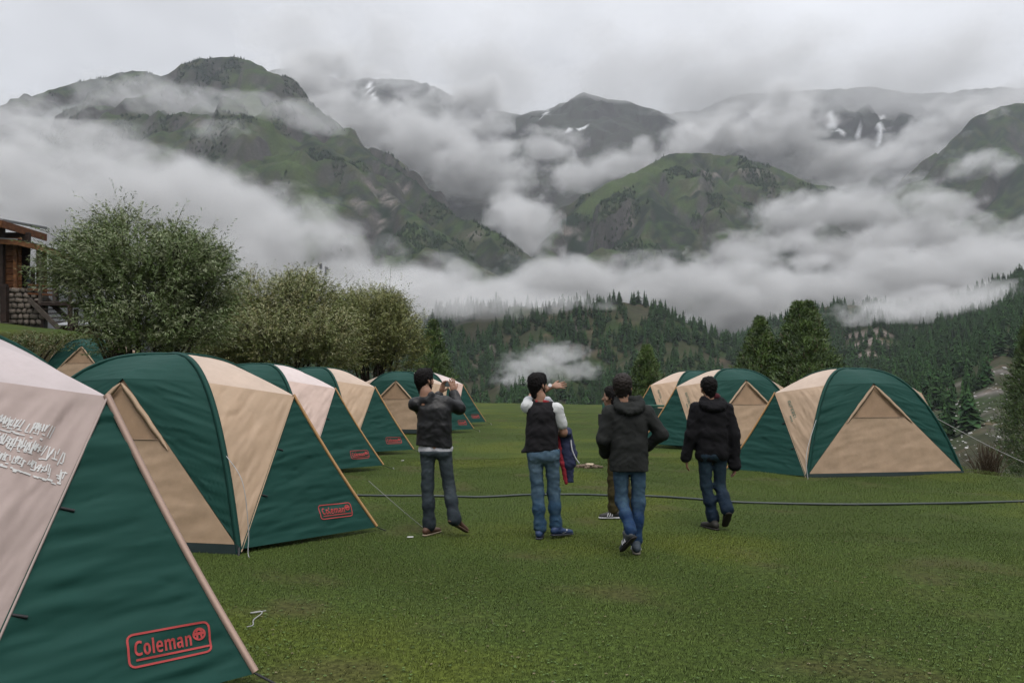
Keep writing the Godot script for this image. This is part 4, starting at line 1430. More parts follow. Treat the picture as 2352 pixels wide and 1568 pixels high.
func willow(called: String, label: String, base: Vector3, lobes: Array, twigs: int, leaves: int, leaf: Vector2, tones: Array, limbs: int, twig_len: float, sd: int, group := "", category := "tree") -> void:
	# lobes: [centre, radii] relative to the base, the crown's uneven volume
	var r := RandomNumberGenerator.new()
	r.seed = sd
	var t := thing(called, label, category, base, 0.0, group)
	var v := PackedVector3Array()
	var n := PackedVector3Array()
	var c := PackedColorArray()
	var idx := PackedInt32Array()
	var nn := noise(sd, 1.1, 3)
	var weights := []
	var total := 0.0
	for l in lobes:
		total += pow(l[1].x * l[1].y * l[1].z, 0.72)
		weights.append(total)
	var stems := []
	var tips := []
	for i in limbs:
		var l: Array = lobes[r.randi() % lobes.size()]
		var e: Vector3 = l[0] + Vector3(r.randf_range(-1, 1), r.randf_range(-0.5, 1), r.randf_range(-1, 1)) * l[1] * 0.6
		var s0 := Vector3(r.randf_range(-0.18, 0.18), -0.2, r.randf_range(-0.18, 0.18))
		var m1 := s0.lerp(e, 0.45) + Vector3(r.randf_range(-0.15, 0.15), 0.35, r.randf_range(-0.15, 0.15))
		stems.append(tube(smooth_path([s0, m1, e], 5), [0.075, 0.07, 0.062, 0.055, 0.05, 0.043, 0.036, 0.03, 0.024, 0.018, 0.01], 5))
		tips.append([m1, e])
	var twig_path := []
	for i in twigs:
		var w := r.randf() * total
		var k := 0
		while weights[k] < w: k += 1
		var lc: Vector3 = lobes[k][0]
		var lr: Vector3 = lobes[k][1]
		var d := Vector3(r.randfn(), r.randfn(), r.randfn()).normalized()
		var s := pow(r.randf(), 0.42)
		var o := lc + d * lr * s
		if (o.y < 0.25 and category == "tree") or nn.get_noise_3dv(o + base) < (-0.16 if limbs > 30 else -0.3): continue
		var dir := (d * 0.8 + Vector3(0, 0.75, 0) + (o - Vector3(0, 0.5, 0)).normalized() * 0.7 + Vector3(r.randfn(), r.randfn(), r.randfn()) * 0.28).normalized()
		var ln := twig_len * r.randf_range(0.55, 1.25)
		if r.randf() < 0.14 and s > 0.8 and d.y > -0.1: ln *= 1.9
		var tone: Color = tones[r.randi() % tones.size()]
		var bend := Vector3(d.x * 0.3, -1.0, d.z * 0.3)
		var droop := r.randf_range(0.15, 0.75)
		var last := o
		var pts := [o]
		for q in leaves:
			var f := (q + 1.0) / leaves
			var p := o + dir * ln * f + bend * droop * ln * f * f * 0.6
			var along := (p - last).normalized()
			var side := along.cross(Vector3(r.randfn(), r.randfn(), r.randfn())).normalized()
			var ld := (along * 0.85 + side * 0.75 + Vector3(0, -0.22, 0)).normalized()
			var lw := ld.cross(Vector3(r.randfn(), r.randfn(), r.randfn())).normalized()
			var len := leaf.x * r.randf_range(0.65, 1.2)
			var i0 := v.size()
			var mid := p + ld * len * 0.45
			var fn := ld.cross(lw).normalized()
			if fn.dot(d + Vector3(0, 0.5, 0)) < 0.0:
				fn = -fn
				lw = -lw
			v.append_array([p, mid + lw * leaf.y * 0.5, p + ld * len + Vector3(0, -len * 0.12, 0), mid - lw * leaf.y * 0.5])
			fn = (fn * 0.75 + d * 0.6).normalized()
			var g := r.randf_range(0.88, 1.15)
			var cc := tone * g * Color(1.75, 1.64, 1.30) * (1.0 if limbs > 30 else 1.25)
			for z in 4:
				n.append(fn)
				c.append(cc)
			idx.append_array([i0, i0 + 1, i0 + 2, i0, i0 + 2, i0 + 3])
			last = p
			if q % 3 == 2: pts.append(p)
		twig_path.append(pts)
	M.get_or_add("leaf", leaf_mat(0.55))
	M.get_or_add("bark", mat(lin(0.035, 0.029, 0.022), 0.9, 0.2))
	for p in twig_path:
		if r.randf() < 0.16: stems.append(tube(p, [0.010, 0.008, 0.006, 0.005, 0.004, 0.003, 0.003, 0.002, 0.002].slice(0, p.size()), 3))
	var tr := obj("branches", merged(stems), M.bark, t)
	tag(tr, "", "", "", "stuff")
	var cr := obj("crown", array_mesh(v, n, idx, c), M.leaf, t)
	tag(cr, "", "", "", "stuff")

func juniper(label: String, base: Vector3, height: float, rad: float, sd: int, full: float, peaks := 1) -> void:
	var r := RandomNumberGenerator.new()
	r.seed = sd
	var t := thing("juniper_tree", label, "tree", base, 0.0, "conical junipers at the edge of the meadow")
	var v := PackedVector3Array()
	var n := PackedVector3Array()
	var c := PackedColorArray()
	var idx := PackedInt32Array()
	var nn := noise(sd, 1.7, 3)
	for i in int(11000 * full):
		var k := pow(r.randf(), 0.8)
		var y := height * lerpf(0.03, 0.98, k)
		var a := r.randf() * TAU
		var prof := pow(1.0 - k, 0.92) * (0.8 + 0.5 * smoothstep(0.0, 0.22, k)) * rad
		var lump := 1.0 + 0.75 * nn.get_noise_3d(cos(a) * rad * 1.2, y * 1.1, sin(a) * rad * 1.2)
		var rr := prof * lump * pow(r.randf(), 0.30) + 0.03
		var ax := 0.0
		if peaks > 1 and k > 0.6: ax = (0.25 if r.randf() < 0.5 else -0.18) * rad * (k - 0.4)
		var o := Vector3(cos(a) * rr + ax, y, sin(a) * rr)
		var dir := (Vector3(cos(a), 1.15, sin(a)) + Vector3(r.randfn(), r.randfn(), r.randfn()) * 0.35).normalized()
		var len := 0.17 * r.randf_range(0.6, 1.3)
		var g := r.randf_range(0.7, 1.35)
		var cc := Color(0.066, 0.110, 0.021).lerp(Color(0.021, 0.042, 0.010), clampf(0.4 - 1.1 * nn.get_noise_3dv(o * 1.3), 0.0, 1.0)) * g
		if r.randf() < 0.05: cc = Color(0.06, 0.05, 0.02)
		for q in 4:
			var f := q / 4.0
			var s := dir.cross(Vector3(r.randfn(), r.randfn(), r.randfn())).normalized()
			var p := o + dir * len * f
			var d2 := (dir + s * 0.75).normalized()
			var w := d2.cross(Vector3(r.randfn(), r.randfn(), r.randfn())).normalized() * 0.018
			var i0 := v.size()
			var fn := d2.cross(w).normalized()
			var od := Vector3(cos(a), 0.5, sin(a))
			if fn.dot(od) < 0.0:
				fn = -fn
				w = -w
			fn = (fn * 0.7 + od * 0.5).normalized()
			v.append_array([p - w, p + w, p + d2 * len * 0.62])
			for z in 3:
				n.append(fn)
				c.append(cc)
			idx.append_array([i0, i0 + 1, i0 + 2])
	M.get_or_add("leaf", leaf_mat(0.55))
	M.get_or_add("bark", mat(lin(0.035, 0.029, 0.022), 0.9, 0.2))
	obj("trunk", tube([Vector3(0, -0.3, 0), Vector3(0, height * 0.5, 0), Vector3(0, height * 0.95, 0)], [0.12 * rad, 0.07 * rad, 0.015], 7), M.bark, t)
	var cr := obj("crown", array_mesh(v, n, idx, c), M.leaf, t)
	tag(cr, "", "", "", "stuff")

func on_land(px: float, d: float) -> Vector3:
	var x := (px - 1176.0) / FOCAL * d
	return Vector3(x, land(x, -d), -d)

func build_trees() -> void:
	var b := on_land(330, 20.0)
	var silver := [Color(0.052, 0.078, 0.032), Color(0.042, 0.068, 0.024), Color(0.075, 0.098, 0.058), Color(0.034, 0.055, 0.018), Color(0.095, 0.115, 0.08)]
	var s := 20.0 / FOCAL
	var lobe := func(px: float, py: float, rx: float, ry: float, dz := 0.0, sc := s, o := b, d := 20.0) -> Array:
		return [at(px, py, d) - o + Vector3(0, 0, dz), Vector3(rx, ry, rx * 0.85) * sc]
	willow("willow_tree", "big silvery green willow with upswept sprays beside the lodge", b, [
		lobe.call(350, 690, 150, 115), lobe.call(300, 625, 125, 85, 0.3), lobe.call(425, 635, 90, 78, 0.2), lobe.call(165, 640, 40, 40, 0.4), lobe.call(235, 650, 66, 90, 0.4), lobe.call(180, 585, 32, 36), lobe.call(290, 545, 46, 40), lobe.call(235, 560, 26, 32), lobe.call(395, 560, 34, 26), lobe.call(470, 660, 60, 80), lobe.call(450, 600, 50, 36),
		lobe.call(345, 775, 120, 55, 0.6), lobe.call(430, 760, 90, 60, 0.5)], 7000, 14, Vector2(0.125, 0.026), silver, 34, 0.72, 301)
	var b2 := on_land(640, 25.0)
	var s2 := 25.0 / FOCAL
	var olive := [Color(0.070, 0.084, 0.040), Color(0.055, 0.070, 0.026), Color(0.090, 0.092, 0.052), Color(0.045, 0.060, 0.022), Color(0.10, 0.11, 0.075)]
	willow("willow_tree", "grey green willow thicket behind the third tent of the left row", b2, [
		lobe.call(570, 735, 70, 95, 0, s2, b2, 25.0), lobe.call(690, 730, 85, 85, 0, s2, b2, 25.0), lobe.call(640, 790, 130, 70, 0.4, s2, b2, 25.0), lobe.call(690, 680, 50, 36, 0, s2, b2, 25.0), lobe.call(760, 790, 70, 70, 0.4, s2, b2, 25.0), lobe.call(540, 800, 80, 70, 0.5, s2, b2, 25.0)],
		8500, 12, Vector2(0.115, 0.026), olive, 30, 0.65, 311, "willow thickets behind the left row of tents")
	var b3 := on_land(860, 32.0)
	var s3 := 32.0 / FOCAL
	var brown := [Color(0.068, 0.080, 0.032), Color(0.058, 0.071, 0.027), Color(0.080, 0.084, 0.038), Color(0.048, 0.059, 0.022)]
	willow("willow_tree", "brownish green willow thicket nearest the small juniper", b3, [
		lobe.call(850, 745, 85, 72, 0, s3, b3, 32.0), lobe.call(900, 790, 70, 75, 0, s3, b3, 32.0), lobe.call(820, 800, 80, 70, 0, s3, b3, 32.0), lobe.call(800, 710, 36, 32, 0, s3, b3, 32.0), lobe.call(890, 710, 34, 34, 0, s3, b3, 32.0)],
		7500, 11, Vector2(0.12, 0.03), brown, 26, 0.62, 321, "willow thickets behind the left row of tents")
	var wb := on_land(60, 28.6)
	var ws := 28.6 / FOCAL
	willow("weed_clump", "dark leafy weeds growing on the earth bank below the lodge", wb, [
		lobe.call(30, 815, 60, 22, 0.6, ws, wb, 28.6), lobe.call(95, 800, 50, 20, 0.4, ws, wb, 28.6), lobe.call(150, 790, 40, 14, 0.2, ws, wb, 28.6), lobe.call(60, 790, 40, 14, 0.0, ws, wb, 28.6)],
		700, 8, Vector2(0.10, 0.035), [Color(0.030, 0.042, 0.014), Color(0.042, 0.040, 0.018), Color(0.022, 0.034, 0.010)], 8, 0.35, 391, "", "weeds")
	juniper("slim juniper above the farthest tents of the left row", on_land(995, 38.0), 4.75, 1.05, 331, 0.8)
	juniper("small juniper behind the man in the grey sweater", on_land(1485, 34.0), 3.3, 0.92, 341, 0.75)
	juniper("left and shorter of the twin junipers behind the right row of tents", on_land(1748, 31.0), 4.3, 1.25, 351, 1.0)
	juniper("right and taller of the twin junipers behind the right row of tents", on_land(1847, 30.0), 4.85, 1.55, 361, 1.3, 2)
	juniper("dark tree cut by the right edge of the picture", Vector3(28.0, -3.2, -42.0), 9.6, 1.75, 371, 2.0)
	# dry shrub at the edge of the meadow
	var t := thing("dry_shrub", "brown leafless shrub at the meadow edge right of the nearest right-hand tent", "shrub", on_land(2262, 16.2) + Vector3(0, -0.25, 0))
	var st := []
	var r := RandomNumberGenerator.new()
	r.seed = 381
	for i in 190:
		var o := Vector3(r.randfn() * 0.09, 0, r.randfn() * 0.09)
		var e := o + Vector3(r.randfn() * 0.16, r.randf_range(0.3, 0.75), r.randfn() * 0.16)
		st.append(tube([o, o.lerp(e, 0.5) + Vector3(0, 0.05, 0), e], [0.006, 0.005, 0.003], 3))
	tag(obj("twigs", merged(st), mat(lin(0.045, 0.030, 0.016), 0.9), t), "", "", "", "stuff")

# ------------------------------------------------------------------ small things
func build_small_things() -> void:
	var pts := []
	for p in [[762, 1139], [820, 1140], [900, 1141], [975, 1141], [1060, 1143], [1100, 1144], [1150, 1142], [1200, 1139], [1260, 1138], [1330, 1138], [1400, 1140], [1500, 1142], [1580, 1147], [1640, 1152], [1700, 1156], [1800, 1159], [1950, 1161], [2150, 1159], [2280, 1156], [2420, 1152]]:
		pts.append(meet(p[0], p[1]) + Vector3(0, 0.016, 0))
	var hose := obj("water_hose", tube(smooth_path(pts, 8), 0.017, 8), mat(lin(0.022, 0.030, 0.028), 0.45))
	tag(hose, "dark water hose lying across the meadow from row to row", "hose")
	var q := meet(1352, 1073)
	var mm := thing("molehill", "low mound of brown earth in the grass between the two rows", "molehill", q)
	var v := []
	var r := RandomNumberGenerator.new()
	r.seed = 71
	for i in 60:
		var a := r.randf() * TAU
		var d := sqrt(r.randf())
		var s := r.randf_range(0.02, 0.06)
		var b := block(Vector3(s * 1.5, s, s * 1.3), 0.01, 0.2, i)
		var st := SurfaceTool.new()
		st.append_from(b, 0, Transform3D(Basis(Vector3.UP, a * 3.0), Vector3(cos(a) * d * 0.32, 0.05 * (1.0 - d), sin(a) * d * 0.2)))
		v.append(st.commit())
	tag(obj("earth_clods", merged(v), mat(lin(0.085, 0.062, 0.042), 0.95), mm), "", "", "", "stuff")
	obj("pale_stone", block(Vector3(0.16, 0.05, 0.12), 0.02, 0.12, 3), mat(lin(0.32, 0.26, 0.19), 0.9), mm, Vector3(0.02, 0.06, 0.05))
	var rope := meet(588, 1420)
	var rt := []
	for p in [[566, 1444], [580, 1440], [582, 1428], [600, 1413], [597, 1408], [575, 1412], [590, 1410], [610, 1406]]:
		rt.append(meet(p[0], p[1]) + Vector3(0, 0.012, 0))
	tag(obj("cord_scrap", tube(smooth_path(rt, 6), 0.004, 5), M.cord), "scrap of white cord on the grass beside the nearest tent", "cord")
	var scraps := [[942, 1236, "white scrap of paper on the grass near the feet of the man with the phone"], [924, 1059, "crumpled scrap of plastic on the grass beyond the pale pinkish tent"], [986, 1088, "tiny pale litter behind the legs of the man with the phone"]]
	for i in 3:
		var o := obj("litter", block(Vector3(0.055, 0.012, 0.04), 0.004, 0.25, i + 4), M.paint_white, null, meet(scraps[i][0], scraps[i][1]) + Vector3(0, 0.012, 0))
		tag(o, scraps[i][2], "litter")
	# green tube frame
	var g := mat(lin(0.016, 0.07, 0.05), 0.45)
	var f0 := on_land(1387, 21.5)
	var fr := thing("metal_frame", "green metal frame standing behind the man in the grey sweater", "metal frame", f0)
	var w := (1480.0 - 1387.0) / FOCAL * 21.5
	obj("post", block(Vector3(0.10, 1.18, 0.07), 0.01), g, fr, Vector3(0, 0.58, 0))
	obj("post", block(Vector3(0.07, 1.10, 0.07), 0.01), g, fr, Vector3(w + 0.9, 0.54, -0.4))
	var rl := box_between(Vector3(0, 1.13, 0), Vector3(w + 0.9, 1.08, -0.4), 0.05, 0.06)
	obj("rail", rl[0], g, fr).transform = rl[1]
	obj("panel", block(Vector3(w + 0.7, 0.42, 0.03), 0.005), mat(lin(0.014, 0.04, 0.033), 0.6), fr, Vector3((w + 0.9) * 0.5, 0.82, -0.22)).rotation.y = atan2(0.4, w + 0.9)
	obj("dark_box", block(Vector3(0.12, 0.32, 0.12), 0.01), M.black, fr, Vector3(-0.10, 0.72, 0))
	# boulders on the far slope
	var proto := []
	for k in 4: proto.append(block(Vector3(1.0, 0.6, 0.8), 0.16, 0.16, 50 + k))
	var bm := []
	for k in 3: bm.append(mat(lin(0.24 + k * 0.05, 0.235 + k * 0.05, 0.225 + k * 0.05), 0.9, 0.2))
	r.seed = 99
	var made := 0
	var tries := 0
	while made < 220 and tries < 6000:
		tries += 1
		var px := r.randf_range(2150, 2352)
		var py := r.randf_range(830, 1060)
		if py > 1090 - (px - 2150) * 0.1 or py < 960 - (px - 2150) * 0.85: continue
		var dir := (at(px, py, 100.0) - EYE) / 100.0
		var d := 40.0
		while d < 500.0:
			var p := EYE + dir * d
			if p.y < hill_y(H.slope, p.x, p.z): break
			d += 0.5
		if d > 480.0: continue
		var p := EYE + dir * d
		var sz := d * r.randf_range(2.2, 5.0) / FOCAL * (2.2 if r.randf() < 0.10 else 1.0)
		var o := obj("boulder", proto[r.randi() % 4], bm[r.randi() % 3], null, Vector3(p.x, hill_y(H.slope, p.x, p.z) + sz * 0.12, p.z))
		o.rotation = Vector3(r.randf_range(-0.3, 0.3), r.randf() * TAU, r.randf_range(-0.3, 0.3))
		o.scale = Vector3(sz * r.randf_range(0.8, 1.6), sz, sz)
		tag(o, "pale grey boulder scattered on the valley side at the right", "boulder", "boulders on the valley side")
		made += 1

# ------------------------------------------------------------------ people
func flesh(prims: Array, cell: float, k: float, folds := 0.0, fold_scale := 14.0, sd := 1, cuts := [], paint = null) -> ArrayMesh:
	# one skin over tapered bones [from, to, radius, radius, flat axis, flatness]; cuts are planes that trim a hem or neckline
	var lo := Vector3.ONE * 1e9
	var hi := -lo
	for p in prims:
		var m: float = maxf(p[2], p[3]) + 2.5 * cell
		lo = lo.min(p[0] - Vector3.ONE * m).min(p[1] - Vector3.ONE * m)
		hi = hi.max(p[0] + Vector3.ONE * m).max(p[1] + Vector3.ONE * m)
	var nx := int((hi.x - lo.x) / cell) + 2
	var ny := int((hi.y - lo.y) / cell) + 2
	var nz := int((hi.z - lo.z) / cell) + 2
	var f := PackedFloat32Array()
	f.resize(nx * ny * nz)
	f.fill(1.0)
	for p in prims:
		var a: Vector3 = p[0]
		var b: Vector3 = p[1]
		var ra: float = p[2]
		var rb: float = p[3]
		var flat: bool = p.size() > 4
		var ax: Vector3 = p[4] if flat else Vector3.UP
		var fl: float = 1.0 / p[5] - 1.0 if flat else 0.0
		var m: float = maxf(ra, rb) + k + 2.0 * cell
		var l := ((a.min(b) - Vector3.ONE * m - lo) / cell).max(Vector3.ZERO)
		var h := ((a.max(b) + Vector3.ONE * m - lo) / cell).min(Vector3(nx - 1, ny - 1, nz - 1))
		var ba := b - a
		if flat: ba += ax * ba.dot(ax) * fl
		var inv := 1.0 / maxf(ba.length_squared(), 1e-9)
		for kz in range(int(l.z), int(h.z) + 1):
			for jy in range(int(l.y), int(h.y) + 1):
				var o := (kz * ny + jy) * nx
				for i in range(int(l.x), int(h.x) + 1):
					var q := Vector3(lo.x + i * cell, lo.y + jy * cell, lo.z + kz * cell) - a
					if flat: q += ax * q.dot(ax) * fl
					var t := clampf(q.dot(ba) * inv, 0.0, 1.0)
					var d := (q - ba * t).length() - (ra + (rb - ra) * t)
					var e: float = f[o + i]
					var g := k - absf(d - e)
					f[o + i] = minf(d, e) - (g * g * 0.25 / k if g > 0.0 else 0.0)
	var n := noise(sd, fold_scale, 2)
	for kz in nz:
		for jy in ny:
			for i in nx:
				var o := (kz * ny + jy) * nx + i
				var d := f[o]
				if absf(d) < 0.05:
					var p := Vector3(lo.x + i * cell, lo.y + jy * cell, lo.z + kz * cell)
					if folds > 0.0: d += folds * 0.5 * n.get_noise_3d(p.x * 0.75, p.y * 1.1 + p.x * 0.35, p.z * 0.75)
					if folds > 0.007:
						var cr := maxf(0.0, 1.0 - 4.5 * absf(n.get_noise_3d(p.x * 0.5 + 5.0, p.y * 0.75 + absf(p.x) * 0.5, p.z * 0.5 + 2.0)))
						d -= 0.0065 * cr * cr
					for c in cuts: d = maxf(d, (p - c[0]).dot(c[1]))
				f[o] = -d
	for kz in [0, nz - 1]:
		for jy in ny:
			for i in nx: f[(kz * ny + jy) * nx + i] = -1.0
	for kz in nz:
		for i in nx:
			f[kz * ny * nx + i] = -1.0
			f[(kz * ny + ny - 1) * nx + i] = -1.0
		for jy in ny:
			f[(kz * ny + jy) * nx] = -1.0
			f[(kz * ny + jy) * nx + nx - 1] = -1.0
	var r := nets(f, nx, ny, nz, lo, cell, 0.0)
	var v: PackedVector3Array = r[0]
	var idx: PackedInt32Array = r[1]
	var ns := PackedVector3Array()
	ns.resize(v.size())
	for i in range(0, idx.size(), 3):
		var q: Vector3 = (v[idx[i + 2]] - v[idx[i]]).cross(v[idx[i + 1]] - v[idx[i]])
		for z in 3: ns[idx[i + z]] += q
	var c := PackedColorArray()
	for i in ns.size():
		ns[i] = ns[i].normalized()
		if paint != null: c.append(paint.call(v[i], ns[i]))
	return array_mesh(v, ns, idx, c)

func hand(wrist: Vector3, fwd: Vector3, palm_n: Vector3, side: float, curl: float, spread: float, thumb := 1.0) -> Array:
	# bones of a palm, four unequal fingers and a thumb that leaves the side of the palm
	fwd = fwd.normalized()
	var right := fwd.cross(palm_n).normalized() * side
	palm_n = right.cross(fwd).normalized() * side
	var b := []
	b.append([wrist, wrist + fwd * 0.045, 0.026, 0.034, palm_n, 0.55])
	b.append([wrist + fwd * 0.045 - right * 0.012, wrist + fwd * 0.08 - right * 0.014, 0.030, 0.027, palm_n, 0.5])
	b.append([wrist + fwd * 0.045 + right * 0.012, wrist + fwd * 0.08 + right * 0.014, 0.030, 0.027, palm_n, 0.5])
	for i in 4:
		var x := (i - 1.5) * 0.0195
		var len: float = [0.070, 0.080, 0.075, 0.058][i]
		var p := wrist + fwd * (0.088 - 0.004 * absf(i - 1.2)) + right * x
		var d := (fwd + right * (i - 1.5) * 0.13 * spread).normalized()
		for s in 3:
			var e: Vector3 = p + d * len * [0.45, 0.32, 0.26][s]
			b.append([p, e, 0.0098 - s * 0.0008, 0.0092 - s * 0.001])
			p = e
			d = (d * cos(curl) + palm_n * sin(curl)).normalized()
	var tp := wrist + fwd * 0.030 - right * 0.028
	var td := (fwd * 0.75 - right * 0.75 * thumb + palm_n * 0.25).normalized()
	var te := tp + td * 0.042
	b.append([tp, te, 0.014, 0.0115])
	b.append([te, te + (td + fwd * 0.35 + palm_n * curl * 0.5).normalized() * 0.034, 0.0115, 0.0095])
	return b

func head_parts(t: Node3D, c: Vector3, yaw: float, pitch: float, roll: float, skin: Material, hair_m: Material, style: Dictionary, body: Array) -> void:
	# c: the middle of the skull; yaw 0 looks along -z, away from the camera
	var bs := Basis.from_euler(Vector3(pitch, yaw, roll))
	var w := func(p: Vector3) -> Vector3: return c + bs * p
	var X := bs.x
	var b := []
	b.append([w.call(Vector3(0, 0.030, 0.020)), w.call(Vector3(0, 0.028, -0.018)), 0.092, 0.088, X, 0.86])
	b.append([w.call(Vector3(0, -0.02, -0.03)), w.call(Vector3(0, -0.082, -0.060)), 0.070, 0.040, X, 0.92])
	b.append([w.call(Vector3(0, -0.085, -0.055)), w.call(Vector3(0, -0.095, -0.078)), 0.030, 0.020])
	b.append([w.call(Vector3(0, 0.012, -0.095)), w.call(Vector3(0, -0.028, -0.122)), 0.010, 0.0145])
	b.append([w.call(Vector3(-0.012, -0.030, -0.108)), w.call(Vector3(0.012, -0.030, -0.108)), 0.010, 0.010])
	b.append([w.call(Vector3(-0.035, 0.022, -0.088)), w.call(Vector3(0.035, 0.022, -0.088)), 0.016, 0.016])
	b.append([w.call(Vector3(-0.018, -0.058, -0.098)), w.call(Vector3(0.018, -0.058, -0.098)), 0.011, 0.011])
	b.append([w.call(Vector3(-0.016, -0.070, -0.094)), w.call(Vector3(0.016, -0.070, -0.094)), 0.011, 0.011])
	for s in [-1.0, 1.0]:
		b.append([w.call(Vector3(s * 0.080, 0.018, 0.006)), w.call(Vector3(s * 0.088, -0.018, -0.002)), 0.021, 0.014, X, 0.45])
		b.append([w.call(Vector3(s * 0.045, -0.012, -0.078)), w.call(Vector3(s * 0.050, -0.03, -0.07)), 0.022, 0.02])
	b.append([w.call(Vector3(0, -0.03, 0.03)), body[0], 0.060, 0.064])
	b.append([body[0], body[0] + Vector3(0, -0.12, 0.0), 0.066, 0.08])
	obj("head", flesh(b, 0.0065, 0.016), skin, t)
	for s in [-1.0, 1.0]:
		var e := SphereMesh.new()
		e.radius = 0.0125
		e.height = 0.025
		e.radial_segments = 12
		e.rings = 6
		obj("eye", e, M.eye, t, w.call(Vector3(s * 0.033, -0.002, -0.089)))
		obj("eyebrow", tube([w.call(Vector3(s * 0.015, 0.021, -0.104)), w.call(Vector3(s * 0.034, 0.027, -0.100)), w.call(Vector3(s * 0.052, 0.020, -0.086))], 0.005, 6), hair_m, t)
	obj("mouth", tube([w.call(Vector3(-0.022, -0.064, -0.098)), w.call(Vector3(0, -0.0635, -0.109)), w.call(Vector3(0.022, -0.064, -0.098))], 0.0035, 6), M.lips, t)
	var h := []
	var vol: float = style.get("vol", 0.0)
	h.append([w.call(Vector3(0, 0.045, 0.026)), w.call(Vector3(0, 0.052, -0.030)), 0.094 + vol, 0.086 + vol, X, 0.90])
	h.append([w.call(Vector3(0, -0.005, 0.045)), w.call(Vector3(0, -0.105, 0.036)), 0.074, 0.046, X, 1.05])
	for s in [-1.0, 1.0]:
		h.append([w.call(Vector3(s * 0.070, 0.03, 0.0)), w.call(Vector3(s * 0.072, -0.015, -0.028)), 0.022, 0.012])
	if style.get("quiff", 0.0) > 0.0:
		h.append([w.call(Vector3(-0.02, 0.105, 0.02)), w.call(Vector3(0.02, 0.108, -0.075)), 0.035, 0.028])
	if style.has("long"):
		for s in [-1.0, 1.0]: h.append([w.call(Vector3(s * 0.072, 0.03, 0.02)), w.call(Vector3(s * 0.068, -0.12, 0.02)), 0.034, 0.028])
		h.append([w.call(Vector3(0, 0.0, 0.07)), w.call(Vector3(0, -0.14, 0.06)), 0.06, 0.045])
	var front := bs * Vector3(0, -0.35, -1.0).normalized()
	var cuts := [[w.call(Vector3(0, 0.052, -0.088)), front]]
	obj("hair", flesh(h, 0.0065, 0.02, 0.014, 34.0, int(c.x * 100), cuts), hair_m, t)
	if style.has("beard"):
		var bd := []
		var th: float = style.beard
		for s in [-1.0, 1.0]:
			bd.append([w.call(Vector3(s * 0.064, -0.045, -0.030)), w.call(Vector3(s * 0.050, -0.078, -0.050)), 0.012 + th, 0.016 + th])
			bd.append([w.call(Vector3(s * 0.050, -0.078, -0.050)), w.call(Vector3(s * 0.012, -0.100, -0.080)), 0.016 + th, 0.018 + th])
			bd.append([w.call(Vector3(s * 0.026, -0.052, -0.094)), w.call(Vector3(s * 0.004, -0.047, -0.106)), 0.005 + th * 0.4, 0.006 + th * 0.4])
		obj("beard", flesh(bd, 0.0065, 0.012, 0.006, 60.0, 3), hair_m, t)

func shoe(t: Node3D, heel: Vector3, toe: Vector3, up: Vector3, upper: Material, sole: Material, stripe: Material = null, boot := 0.0) -> void:
	var d := (toe - heel).normalized()
	var s := d.cross(up).normalized()
	up = s.cross(d).normalized()
	var b := [
		[heel + up * 0.052, heel + d * 0.09 + up * 0.056, 0.037, 0.040], [heel + d * 0.09 + up * 0.050, toe - d * 0.045 + up * 0.030, 0.042, 0.036, up, 0.8],
		[heel + d * 0.03 + up * 0.07, heel + d * 0.05 + up * (0.095 + boot), 0.040, 0.044]]
	var o := obj("shoe", flesh(b, 0.0085, 0.02, 0.004, 30.0, 4, [[heel + up * 0.012, -up]]), upper, t)
	var sl := [[heel + up * 0.010, heel + d * 0.10 + up * 0.010, 0.040, 0.040, up, 0.34], [heel + d * 0.10 + up * 0.010, toe - d * 0.04 + up * 0.013, 0.043, 0.041, up, 0.32]]
	obj("sole", flesh(sl, 0.0075, 0.015), sole, o)
	if stripe:
		for sg in [-1.0, 1.0]:
			for k in 3:
				var q: Vector3 = heel + d * (0.085 + k * 0.028) + up * 0.03 + s * sg * 0.046
				obj("stripe", tube([q, q + up * 0.040 - d * 0.014 - s * sg * 0.012], 0.007, 6), stripe, o)

func trousers(t: Node3D, m: Material, hips: Array, knees: Array, ankles: Array, r: Array, sd: int, paint = null, top := 1.02) -> void:
	var b := []
	var mid: Vector3 = (hips[0] + hips[1]) * 0.5
	b.append([hips[0] + Vector3(0, 0.03, 0.01), hips[1] + Vector3(0, 0.03, 0.01), 0.096, 0.096, Vector3(0, 0, 1), 0.95])
	b.append([hips[0] + Vector3(0.0, -0.04, 0.045), hips[1] + Vector3(0.0, -0.04, 0.040), 0.078, 0.078])
	b.append([mid + Vector3(-0.06, 0.10, 0), mid + Vector3(0.06, 0.10, 0), 0.100, 0.100, Vector3(0, 0, 1), 0.85])
	for s in 2:
		var sh: Vector3 = ankles[s] - knees[s]
		b.append([hips[s] + Vector3(0, -0.02, 0.01), knees[s], r[0], r[1]])
		b.append([knees[s], knees[s] + sh * 0.45 + Vector3(0, 0, 0.012), r[1], r[2] + 0.004])
		b.append([knees[s] + sh * 0.45 + Vector3(0, 0, 0.012), ankles[s], r[2] + 0.004, r[3]])
		b.append([ankles[s] - sh.normalized() * 0.05, ankles[s] - sh.normalized() * 0.02, r[3] + 0.008, r[3] + 0.010])
	obj("trousers", flesh(b, 0.0125, 0.035, 0.015, 10.0, sd, [[mid + Vector3(0, top - mid.y, 0), Vector3.UP]], paint), m, t)

